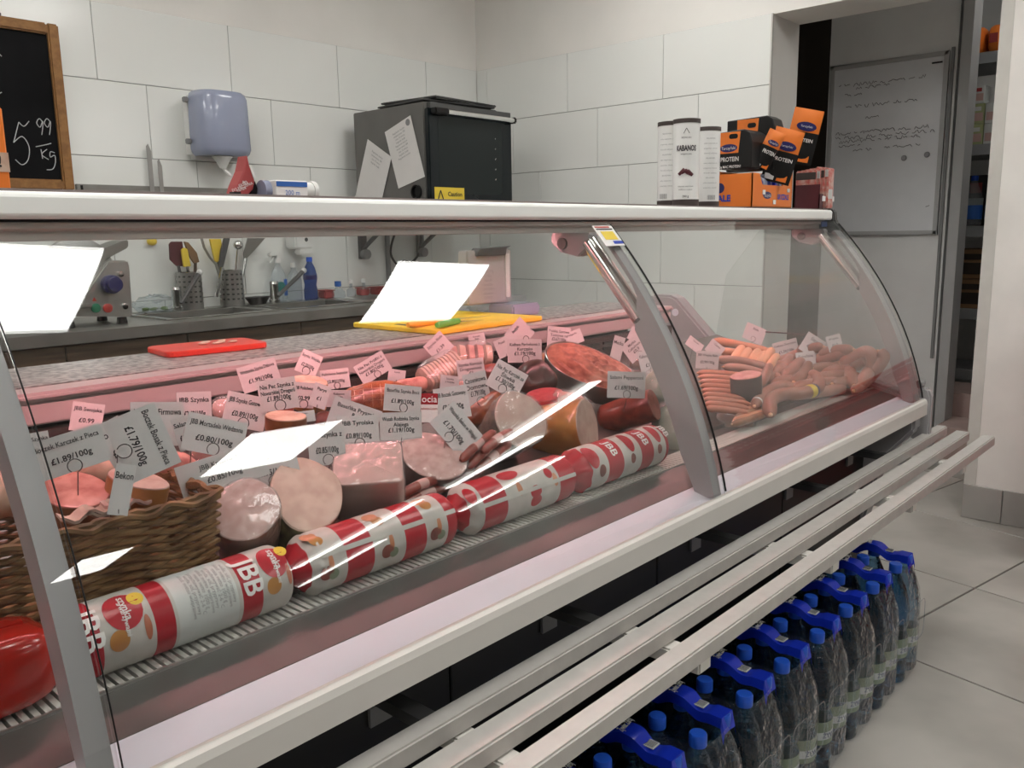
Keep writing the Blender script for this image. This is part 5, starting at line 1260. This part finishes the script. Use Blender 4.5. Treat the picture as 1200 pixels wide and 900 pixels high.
def tap(px, py, lx, ly, label):
    P = onY(3.56, px, py); P.z = .897; t = thing('tap', label, 'tap', P)
    MB().lathe([(.026, 0), (.026, .012), (.021, .016), (.021, .085), (.023, .088), (.020, .10), (0, .102)], 18).build('body', 'chrome', t)
    L_ = onY(3.54, lx, ly)-P; pp = Vector((.008, -.02, .03))
    n_ = (L_-pp).normalized()
    MB().tube([pp, pp+(L_-pp)*.5, L_-n_*.01], [.012, .013, .015], 10, flat=.7).build('lever', 'dark_lever', t)
    MB().ell(tuple(L_), (.014, .014, .014), 12, 8).build('lever_tip', 'white_plastic', t)
tap(208, 362, 234, 319, 'single lever tap in front of the perforated cutlery holders')
tap(322, 352, 356, 317, 'single lever tap in front of the spray bottle')
def holder(px, py, label):
    P = onY(3.63, px, py); P.z = .8905; t = thing('cutlery_holder', label, 'cutlery holder', P); r = .055; h = .165
    mb = MB(); sg = 30; rows = 22; V = [(r*math.cos(2*math.pi*k/sg), r*math.sin(2*math.pi*k/sg), h*j/rows) for j in range(rows+1) for k in range(sg)]
    Fc = [(j*sg+k, j*sg+(k+1) % sg, (j+1)*sg+(k+1) % sg, (j+1)*sg+k) for j in range(rows) for k in range(sg) if not (j % 3 == 1 and k % 2 == 0 and 3 < j < rows-2)]
    Fc.append(tuple(range(sg))); mb.add(V, Fc, 0, True); mb.build('cylinder', 'steel_hold', t)
    MB().lathe([(r-.006, .004), (r-.006, h-.004)], 24, cap=False).build('liner', 'dark_grey', t)
    MB().lathe([(r, h-.003), (r+.0025, h-.001), (r, h+.001), (r-.002, h-.001), (r, h-.003)], 30, cap=False).build('rim', 'chrome', t)
    return P
H1 = holder(224, 360, 'perforated steel cutlery holder with spatula and yellow-handled tools')
H2 = holder(273, 357, 'perforated steel cutlery holder with tongs, ladle and knives')
def flat_tool(H, px_pts, y, th, mat, name, label, handle=None, cat='utensil'):
    q = [onY(y, *p) for p in px_pts]; W = Vector((sum(p.x for p in q)/len(q), y, min(p.z for p in q)))
    t = thing(name, label, cat, W); mb = MB(); mb.prism([(p.x, p.z) for p in q], y, y+th, axis='y'); mb.build('blade', mat, t, W=W, bevel=min(.002, th*.3), seg=1)
    if handle:
        A = onY(y+th/2, *handle[0]); B = Vector((H.x+handle[1], H.y+handle[2], H.z+.02)); MB().tube([A, A.lerp(B, .5), B], [.007, .008, .007], 8).build('handle', handle[3], t, W=W)
    return t
flat_tool(H1, [(198, 286), (201, 283), (214, 283), (216, 300), (215, 312), (207, 312), (199, 304)], 3.62, .006, 'burgundy', 'spatula', 'dark perforated spatula in the left cutlery holder', ((209, 311), -.02, 0, 'dark_grey'))
flat_tool(H1, [(213, 293), (216, 290), (220, 292), (224, 312), (216, 313)], 3.60, .014, 'yellow', 'kitchen_knife', 'yellow knife handle sticking up in the left cutlery holder', ((220, 310), 0, .01, 'steel'), 'knife')
flat_tool(H1, [(216, 283), (221, 284), (231, 296), (234, 307), (228, 309), (222, 300)], 3.64, .012, 'cardboard', 'brush', 'brown brush head in the left cutlery holder', ((229, 308), .02, .01, 'wood_drawer'), 'brush')
flat_tool(H2, [(246, 280), (259, 280), (262, 296), (256, 308), (252, 306)], 3.64, .012, 'yellow', 'kitchen_knife', 'yellow knife handle in the right cutlery holder', ((255, 306), -.02, .01, 'steel'), 'knife')
flat_tool(H2, [(263, 279), (270, 279), (266, 296), (262, 313), (257, 313), (259, 294)], 3.62, .012, 'dark_grey', 'kitchen_knife', 'dark knife handle in the right cutlery holder', ((260, 312), -.01, 0, 'steel'), 'knife')
flat_tool(H2, [(290, 279), (311, 279), (296, 296), (287, 305), (285, 298)], 3.65, .004, 'steel_dull', 'slotted_turner', 'wide steel slotted turner leaning right in the holder', ((288, 303), .03, .01, 'steel'))
t = thing('ladle', 'steel ladle with a round bowl in the right cutlery holder', 'utensil', onY(3.63, 279, 290)); W = Vector(t.location)
P = onY(3.63, 279, 287); MB().ell(tuple(P), (.024, .02, .022), 14, 10).build('bowl', 'chrome', t, W=W); MB().tube([P, Vector((H2.x, H2.y, H2.z+.02))], .004, 8).build('handle', 'chrome', t, W=W)
A = [onY(3.60, *p) for p in ((237, 279), (240, 290), (247, 302), (254, 310))]; W = A[-1]
t = thing('tongs', 'thin steel tongs leaning left out of the right cutlery holder', 'utensil', W); MB().tube(A+[Vector((H2.x-.02, H2.y, H2.z+.02))], .005, 8, flat=.4).build('arm', 'steel_soft', t, W=W); MB().tube([a_+Vector((.004, .02, 0)) for a_ in A]+[Vector((H2.x-.02, H2.y+.02, H2.z+.02))], .005, 8, flat=.4).build('arm', 'steel_soft', t, W=W)
A = [onY(3.575, *p) for p in ((260, 313), (257, 330), (253, 348))]; W = A[-1]
t = thing('hanging_chain', 'short bright beaded whisk wire hanging in front of the right cutlery holder', 'utensil', W); MB().tube(A, [.006, .008, .009], 8).build('wires', 'chrome', t, W=W)
# slicer
SY = 3.22
q = [onY(SY, *p) for p in ((72, 371), (156, 371), (152, 309), (149, 305), (126, 306), (116, 320), (98, 345), (78, 364))]
zb = .912; W = Vector((q[1].x-.12, SY+.12, .89)); t = thing('meat_slicer', 'grey electric meat slicer with dark blue knob on the steel worktop', 'meat slicer', W)
mb = MB(); mb.prism([(p.x, max(p.z, zb)) for p in q], SY, SY+.24, axis='y'); mb.build('housing', 'steel_soft', t, W=W, bevel=.006)
P = onY(SY, 128, 333); kn = MB(); kn.lathe([(.032, 0), (.034, .006), (.034, .030), (.026, .034), (.026, .058), (0, .060)], 26, T=frame(P, (0, -1, 0))); kn.build('knob', 'blue_knob', t, W=W)
for (px, py), m_, nm in (((112, 361), 'btn_green', 'start_button'), ((126, 361), 'btn_red', 'stop_button')):
    MB().lathe([(.017, 0), (.017, .006), (.012, .009), (0, .009)], 18, T=frame(onY(SY, px, py), (0, -1, 0))).build(nm, m_, t, W=W)
for px, py in ((141, 321), (146, 359)): MB().lathe([(.012, 0), (.011, .008), (0, .009)], 14, T=frame(onY(SY, px, py), (0, -1, 0))).build('bolt', 'chrome', t, W=W)
p_ = onY(SY-.001, 110.5, 351); MB().prism([(p_.x-.008, p_.z-.006), (p_.x+.008, p_.z-.006), (p_.x, p_.z+.009)], SY-.0012, SY-.0002, axis='y').build('warning_mark', 'btn_red', t, W=W)
for x in (q[1].x-.03, q[1].x-.22):
    for y in (SY+.03, SY+.21): MB().lathe([(.020, 0), (.017, .023)], 12, T=Matrix.Translation((x, y, .8905))).build('foot', 'black', t, W=W)
bl = MB(); c = onY(SY+.08, 92, 318); bl.lathe([(.12, 0), (.125, .004), (.12, .008), (0, .008)], 36, T=frame(c, (-.25, -1, .15))); bl.build('blade', 'chrome', t, W=W)
gd = MB(); g0 = [onY(SY+.05, *p) for p in ((100, 330), (118, 292), (140, 283), (148, 281), (148, 290), (122, 304), (108, 334))]; gd.prism([(p.x, p.z) for p in g0], SY+.03, SY+.16, axis='y'); gd.build('guard', 'steel_dull', t, W=W, bevel=.004)
MB().box(q[0].x-.18, q[0].x+.10, SY-.03, SY+.22, .960, .975).build('carriage', 'steel_dull', t, W=W, bevel=.004)
MB().tube([onY(SY, 98, 345), onY(SY-.02, 80, 350), onY(SY-.02, 62, 356)], [.012, .018, .012], 12).build('carriage_handle', 'dark_grey', t, W=W)
# bottles by the sink
def put(name, label, px, y, cat, group=None):
    P = onY(y, px, 352); P.z = .8905; return thing(name, label, cat, P, group)
t = put('spray_bottle', 'clear spray bottle with white trigger and round green label', 328, 3.64, 'spray bottle')
MB().lathe([(.036, 0), (.042, .008), (.042, .10), (.034, .14), (.014, .175), (.013, .19)], 20, sy=.65).build('bottle', 'clear_plastic', t)
MB().lathe([(.016, .188), (.016, .208), (0, .208)], 14).build('collar', 'white_plastic', t)
MB().prism([(.03, .205), (.012, .240), (-.035, .243), (-.048, .232), (-.046, .220), (-.012, .222), (-.012, .205)], -.013, .013, axis='y').build('sprayer_head', 'white_plastic', t, bevel=.003)
MB().prism([(-.014, .222), (-.024, .222), (-.042, .190), (-.034, .190)], -.006, .006, axis='y').build('trigger', 'white_plastic', t, bevel=.002, seg=1)
MB().lathe([(.024, 0), (0, .0005)], 18, T=frame((-.006, -.0285, .075), (0, -1, 0)), cap=False).build('round_label', 'glass_teal', t); MB().cbox((.02, -.0278, .07), (.018, .0012, .08)).build('label', 'label_blue', t)
t = put('refill_bottle', 'clear bottle of pale liquid between the spray bottle and the blue bottle', 346, 3.65, 'bottle')
MB().lathe([(.034, 0), (.038, .008), (.038, .10), (.03, .125), (.012, .15), (.012, .165)], 20).build('bottle', 'clear_plastic', t); MB().lathe([(.014, .163), (.014, .185), (0, .185)], 12).build('cap', 'white_plastic', t)
t = put('blue_bottle', 'translucent blue water bottle standing by the sink', 365, 3.60, 'bottle')
MB().lathe([(.030, 0), (.034, .006), (.034, .05), (.029, .075), (.034, .10), (.034, .125), (.026, .16), (.013, .185), (.013, .195)], 22).build('bottle', 'blue_plastic', t); MB().lathe([(.015, .190), (.015, .212), (0, .212)], 14).build('cap', 'cap_blue', t); MB().lathe([(.0345, .102), (.0345, .122)], 22, cap=False).build('label_band', 'navy', t)
t = put('wash_bottle', 'small clear squeeze bottle with a blue cap beside the sink', 397, 3.60, 'bottle')
MB().lathe([(.032, 0), (.036, .006), (.034, .03), (.014, .052), (.013, .06)], 18).build('bottle', 'clear_plastic', t); MB().lathe([(.017, .058), (.017, .085), (0, .085)], 12).build('cap', 'label_blue', t)
for k, px in enumerate((412, 427)):
    t = put('sauce_bottle', ('small clear pump bottle with white cap, nearer the blue-capped bottle', 'small pump bottle of red sauce with white cap')[k], px, 3.62, 'bottle')
    MB().lathe([(.022, 0), (.025, .006), (.023, .035), (.009, .045), (.008, .07)], 16).build('bottle', 'clear_plastic', t); MB().lathe([(.014, .068), (.014, .082), (.010, .088), (0, .088)], 12).build('pump_cap', 'white_plastic', t)
    if k: MB().lathe([(.0255, .003), (.0258, .034)], 16, cap=False).build('label_band', 'carton_red', t)
for k, (px, y, wd) in enumerate(((383, 3.65, .06), (426, 3.655, .05), (444, 3.63, .075))):
    t = put('red_container', ('low red lidded container behind the blue bottle', 'low red lidded container behind the sauce bottle', 'low red lidded container beside the cable duct')[k], px, y, 'container')
    MB().box(-wd/2, wd/2, -.03, .03, 0, .036).build('tub', 'carton_red', t, bevel=.005); MB().box(-wd/2-.003, wd/2+.003, -.033, .033, .036, .042).build('lid', 'carton_red', t, bevel=.002, seg=1)
t = put('black_dish', 'low black oval dish between the cutlery holder and the second tap', 302, 3.62, 'dish')
MB().lathe([(.04, 0), (.062, .03), (.066, .034), (.06, .032), (.038, .006), (0, .006)], 24, sy=.7).build('bowl', 'black', t); MB().ell((0, 0, .026), (.05, .034, .012), 16, 8).build('contents', 'dark_grey', t)
t = thing('soap_dispenser', 'white wall-mounted soap dispenser above the blue bottle', 'dispenser', (2.30, 3.69, 1.08)); W = Vector((2.30, 3.69, 1.08))
a_ = onY(3.62, 344, 292); b_ = onY(3.62, 364, 270)
MB().box(a_.x, b_.x, 3.60, 3.69, a_.z, a_.z+.22).build('body', 'white_plastic', t, W=W, bevel=.008, seg=3); MB().box(a_.x+.015, b_.x-.004, 3.585, 3.64, a_.z-.028, a_.z-.002).build('push_lever', 'white_plastic', t, W=W, bevel=.006)
MB().lathe([(.010, 0), (0, .001)], 14, T=frame(((a_.x+b_.x)/2+.01, 3.599, a_.z+.045), (0, -1, 0)), cap=False).build('lock', 'dark_grey', t, W=W)
t = thing('yellow_hook', 'small round yellow hook on the wall behind the slicer', 'hook', onY(3.68, 178, 283)); MB().ell((0, 0, 0), (.022, .016, .018), 14, 10).build('knob', 'yellow', t); MB().box(-.01, .01, 0, .012, -.008, .008).build('mount', 'white_plastic', t)
t = put('herb_bag', 'crumpled clear bag with some green herbs beside the slicer', 182, 3.60, 'bag')
mb = MB(); mb.ell((0, 0, .035), (.10, .06, .038), 22, 12); rnd = random.Random(4); mb.v = [(x+rnd.uniform(-.007, .007), y+rnd.uniform(-.007, .007), max(0, z+rnd.uniform(-.009, .009))) for x, y, z in mb.v]; mb.build('film', 'clear_plastic', t)
for k in range(9): MB().ell((rnd.uniform(-.06, .07), rnd.uniform(-.04, .0), .012+rnd.uniform(0, .012)), (.016, .01, .005), 8, 5).build('leaf', 'green_veg', t)
# end of the wood run: pale side cupboard in the corner
tag(MB().box(2.64, 3.60, 3.16, 3.68, 0, .86).build('corner_cupboard', 'grey_plastic', bevel=.003), 'plain grey cupboard in the corner below the oven', 'cupboard')
# ------------------------------------------------------------------ things on the granite worktop
GZ = .9685
t = thing('chopping_board', 'yellow plastic chopping board lying across the granite worktop', 'chopping board', M=rotz(.03, (1.545, 1.628, GZ)))
MB().prism(rrect(.40, .325, .018), 0, .012).build('slab', 'yellow_board', t, bevel=.002, seg=1)
MB().prism([(x, y-.0) for x, y in rrect(.055, .018, .008)], .0121, .0125, T=Matrix.Translation((-.165, 0, 0)) @ Matrix.Rotation(math.pi/2, 4, 'Z')).build('grip_slot', 'dark_grey', t)
for (p0, p1, p2, m_, lab) in (((478, 381), (523, 374), (575, 369), 'orange_handle', 'knife with a thick orange handle on the yellow chopping board'), ((512, 381), (537, 376), (566, 374), 'green_handle', 'small knife with a bright green handle on the yellow chopping board')):
    A, B, Cc = onZ(GZ+.021, *p0), onZ(GZ+.021, *p1), onZ(GZ+.016, *p2); t = thing('board_knife', lab, 'knife', (A.x, A.y, GZ+.0125)); W = Vector((A.x, A.y, GZ+.0125))
    MB().tube([A, A.lerp(B, .15), A.lerp(B, .6), B], [.006, .009, .0088, .007], 12).build('handle', m_, t, W=W)
    d = (Cc-B); s_ = Vector((-d.y, d.x, 0)).normalized()*.010
    mb = MB(); b0 = Vector((B.x, B.y, GZ+.0185)); c0 = Vector((Cc.x, Cc.y, GZ+.0135)); mb.add([b0-s_, b0+s_, c0, b0-s_+Vector((0, 0, .0015)), b0+s_+Vector((0, 0, .0015)), c0+Vector((0, 0, .001))], [(0, 2, 1), (3, 4, 5), (0, 1, 4, 3), (1, 2, 5, 4), (2, 0, 3, 5)]); mb.build('blade', 'steel', t, W=W)
t = thing('chopping_board', 'small red plastic chopping board with meat scraps on the granite worktop', 'chopping board', M=rotz(-.12, (.885, 1.675, GZ)))
MB().prism(rrect(.215, .135, .02), 0, .012).build('slab', 'red_plastic', t, bevel=.002, seg=1)
for k in range(6): MB().ell((-.01+.012*k, .02*math.sin(k*2), .0145), (.011, .006, .003), 8, 5).build('scrap', 'fat', t)
P = onZ(GZ, 600, 369); W = Vector((P.x, P.y, GZ)); t = thing('weighing_scale', 'grey weighing scale with a raised display, seen from behind', 'scale', W)
MB().cbox((P.x+.01, P.y, GZ+.017), (.12, .10, .034)).build('base', 'blue_grey', t, W=W, bevel=.006)
yy = P.y+.03; a_ = onY(yy, 549, 356); b_ = onY(yy, 599, 292)
MB().box(a_.x, b_.x, yy, yy+.04, GZ+.036, b_.z).build('display_housing', 'grey_plastic', t, W=W, bevel=.004)
MB().box(b_.x-.028, b_.x-.012, yy-.004, yy-.0005, GZ+.05, b_.z-.012).build('edge_strip', 'white_plastic', t, W=W)
MB().prism([(a_.x+.03, b_.z-.004), (a_.x+.04, b_.z+.006), (b_.x-.01, b_.z+.010), (b_.x-.03, b_.z+.003), (b_.x-.035, b_.z-.016), (a_.x+.03, b_.z-.016)], yy-.012, yy+.02, axis='y').build('clip', 'dark_grey', t, W=W, bevel=.002, seg=1)
tx = MB()
for k in range(7): put_text(tx, ['MAX 15 kg', 'e = 5 g', 'class III', 'Serial No', '230 V 50 Hz', 'calibration', 'CE 0122'][k], .010, T=frame(((a_.x+b_.x)/2-.01, yy-.0008, b_.z-.06-k*.0125), (0, -1, 0), (1, 0, 0)), fit=.06)
tx.build('printed_text', 'grey_ink', t, W=W)
P = onZ(GZ, 568, 368); t = thing('plastic_bag', 'crumpled clear plastic bag beside the weighing scale', 'bag', P)
mb = MB(); mb.ell((0, 0, .03), (.06, .04, .032), 22, 12); mb.v = [(x+rnd.uniform(-.006, .006), y+rnd.uniform(-.006, .006), max(0, z+rnd.uniform(-.008, .008))) for x, y, z in mb.v]; mb.build('film', 'clear_plastic', t)
# ------------------------------------------------------------------ water packs under the bag rest
D = .085; BR = .0418
pk = thing('water_pack', 'shrink-wrapped pack of six water bottles with a blue carry strap', 'bottle pack', (0, 0, 0), 'packs of water under the counter')
prof = [(.030, .001), (.0395, .004), (BR, .014), (BR, .060), (BR-.002, .066), (BR, .072), (BR, .130), (BR-.0045, .142), (BR-.0045, .150), (BR, .162), (BR, .205), (BR-.004, .225), (.030, .258), (.019, .285), (.0135, .298), (.0135, .306)]
b0 = l0 = c0 = None
for i in range(2):
    for j in range(3):
        loc = ((i-.5)*D, (j-1)*D, 0)
        if b0 is None:
            b0 = MB().lathe(prof, 22).build('bottle', 'water_bottle', pk); c0 = MB().lathe([(.0158, .302), (.0162, .303), (.0162, .322), (.0145, .325), (0, .325)], 18).build('cap', 'cap_blue', b0)
            lb = MB(); lb.lathe([(BR+.0004, .074), (BR+.0004, .128)], 22, cap=False); l0 = lb.build('label_band', 'label_green', b0)
            lw = MB(); lw.lathe([(BR+.0007, .086), (BR+.0007, .104)], 22, cap=False); w0 = lw.build('white_band', 'label_white', b0)
            lt = MB()
            for aa in (-90, 30, 150): put_text(lt, 'ŻYWIEC', .015, fn=lambda x, y, aa=aa: Vector(((BR+.0011)*math.cos(math.radians(aa)+x/BR), (BR+.0011)*math.sin(math.radians(aa)+x/BR), .095+y)), bold=.02)
            t0_ = lt.build('lettering', 'navy', b0)
            b0.location = loc
        else:
            b = b0.copy(); COL.objects.link(b); b.parent = pk; b.location = loc
            for ch in (c0, l0, w0, t0_): c = ch.copy(); COL.objects.link(c); c.parent = b
# strap over the row of caps
st = MB(); n = 30; V = []
for k in range(n+1):
    y = -1.20*D+2.40*D*k/n; ph = y/D; near = abs(ph-round(ph))
    z = .3275 if near < .2 else .3275-.006*(math.sin((near-.2)/.3*math.pi/2))
    if abs(ph) > 1.12: z -= .03*min(1, (abs(ph)-1.12)/.08)
    if abs(ph) < .5: z += .012*math.cos(ph*math.pi)
    wd = .023 if near < .2 else .023-.004*math.sin((near-.2)/.3*math.pi/2)
    V += [(D/2-wd, y, z-.020), (D/2-wd*.85, y, z-.002), (D/2, y, z), (D/2+wd*.85, y, z-.002), (D/2+wd, y, z-.020)]
Fc = [(5*k+j, 5*k+j+1, 5*k+j+6, 5*k+j+5) for k in range(n) for j in range(4)]
st.add(V, Fc, 0, True); sp = st.build('carry_strap', 'strap_blue', pk)
tx = MB(); put_text(tx, 'Żywiec Zdrój', .016, T=frame((D/2, .012, .3415), (0, -.15, 1), (1, .15, 0)) @ Matrix.Rotation(math.pi/2*0, 4, 'Z'), fit=.042, bold=.03); tx.build('strap_lettering', 'label_white', sp)
MB().box(D/2-.010, D/2+.012, -.052, -.030, .3245, .3262).build('barcode_patch', 'label_white', sp)
bc = MB()
for k in range(7): bc.box(D/2-.008+k*.0028, D/2-.0068+k*.0028, -.050, -.032, .3263, .3266)
bc.build('barcode_bars', 'ink', sp)
# shrink film
fm = MB(); V = []; lev = [(.004, 1.0, .0), (.10, 1.015, 0), (.19, 1.01, 0), (.235, .97, .0), (.285, .70, 0), (.306, .55, 0)]; sg = 44
ol = []
for k in range(sg):
    a = 2*math.pi*k/sg; ca, sa = math.cos(a), math.sin(a); p = .38
    ol.append((math.copysign(abs(ca)**p, ca)*D*1.0, math.copysign(abs(sa)**p, sa)*D*1.5))
for li, (z, k_, _) in enumerate(lev):
    for i, (x, y) in enumerate(ol):
        inset = .0015*math.sin(i*2.1+li*1.7)
        if k_ < .9: V.append((math.copysign(max(abs(x)-D*(1-k_)*.62, .02), x)+inset, math.copysign(max(abs(y)-D*(1-k_)*.62, .03), y), z))
        else: V.append((x*k_*1.004+inset, y*k_+inset, z))
Fc = [(l*sg+k, l*sg+(k+1) % sg, (l+1)*sg+(k+1) % sg, (l+1)*sg+k) for l in range(len(lev)-1) for k in range(sg)]
fm.add(V, Fc, 0, True); fo = fm.build('shrink_film', 'film', pk)
for cxh in (-D/2, D/2):
    pts = [(cxh+.036*math.copysign(abs(math.cos(a))**.6, math.cos(a)), -D*1.5*1.022-.001, .150+.058*math.copysign(abs(math.sin(a))**.7, math.sin(a))+.004*math.sin(3*a)) for a in [2*math.pi*k/24 for k in range(25)]]
    MB().tube(pts, .0012, 5, cap=False).build('film_hem', 'clear_plastic', fo)
for k in range(11):
    o = pk if k == 0 else copy_tree(pk)
    tag(o, 'shrink-wrapped pack of six water bottles, '+['first', 'second', 'third', 'fourth', 'fifth', 'sixth', 'seventh', 'eighth', 'ninth', 'tenth', 'eleventh'][k]+' in the row from the pillar side')
    o.location = (2.335-D/2-.1702*k, .687+D, 0.0); o.rotation_euler = (0, 0, .02*math.sin(k*2.7))
# ------------------------------------------------------------------ red rolling baskets by the pillar
bk0 = None
for sidx, (bx_, by_) in enumerate(((3.55, .37), (3.55, -.12))):
    for k in range(7):
        z = .055+k*.085
        if bk0 is None:
            t = bk0 = thing('shopping_basket', '', 'shopping basket', (0, 0, 0))
            mb = MB()
            wl, dl, h = .20, .22, .30
            for q in range(10):
                f0 = q/9; zz = h*f0; a_, b_ = wl*(.84+.16*f0), dl*(.84+.16*f0)
                mb.box(-a_, a_, -b_, -b_+.004, zz-.008, zz+.008); mb.box(-a_, a_, b_-.004, b_, zz-.008, zz+.008); mb.box(-a_, -a_+.004, -b_, b_, zz-.008, zz+.008); mb.box(a_-.004, a_, -b_, b_, zz-.008, zz+.008)
            for q in range(-6, 7):
                for sgn in (1, -1):
                    mb.add([(q*.03*.84-.006, sgn*dl*.84, 0), (q*.03*.84+.006, sgn*dl*.84, 0), (q*.03+.006, sgn*dl, h), (q*.03-.006, sgn*dl, h)], [(0, 1, 2, 3)])
                    mb.add([(sgn*wl*.84, q*.033*.84-.006, 0), (sgn*wl*.84, q*.033*.84+.006, 0), (sgn*wl, q*.033+.006, h), (sgn*wl, q*.033-.006, h)], [(0, 1, 2, 3)])
            mb.box(-wl*.84, wl*.84, -dl*.84, dl*.84, -.008, 0)
            mb.build('tub', 'basket_red', t)
            rm = MB(); rm.tube([(-wl, -dl, h), (wl, -dl, h), (wl, dl, h), (-wl, dl, h), (-wl, -dl, h)], .010, 8); rm.build('rim', 'basket_red', t)
            hd = MB(); hd.tube([(-wl*.9, -dl+.02, h-.005), (-wl*.9+.02, -dl+.03, h+.006), (wl*.9-.02, -dl+.03, h+.006), (wl*.9, -dl+.02, h-.005)], .006, 8); hd.build('handle', 'black', t)
            for wx_ in (-.13, .13):
                for wy_ in (-.15, .15):
                    MB().lathe([(.026, -.012), (.028, -.008), (.028, .008), (.026, .012)], 16, T=frame((wx_, wy_, -.027), (0, 1, 0))).build('wheel', 'black', t)
            o = t
        else: o = copy_tree(bk0)
        o.location = (bx_, by_, z)
        tag(o, ('red plastic rolling shopping basket nested in the stack nearer the opening', 'red plastic rolling shopping basket nested in the stack farther from the opening')[sidx], 'shopping basket', 'nested red shopping baskets')
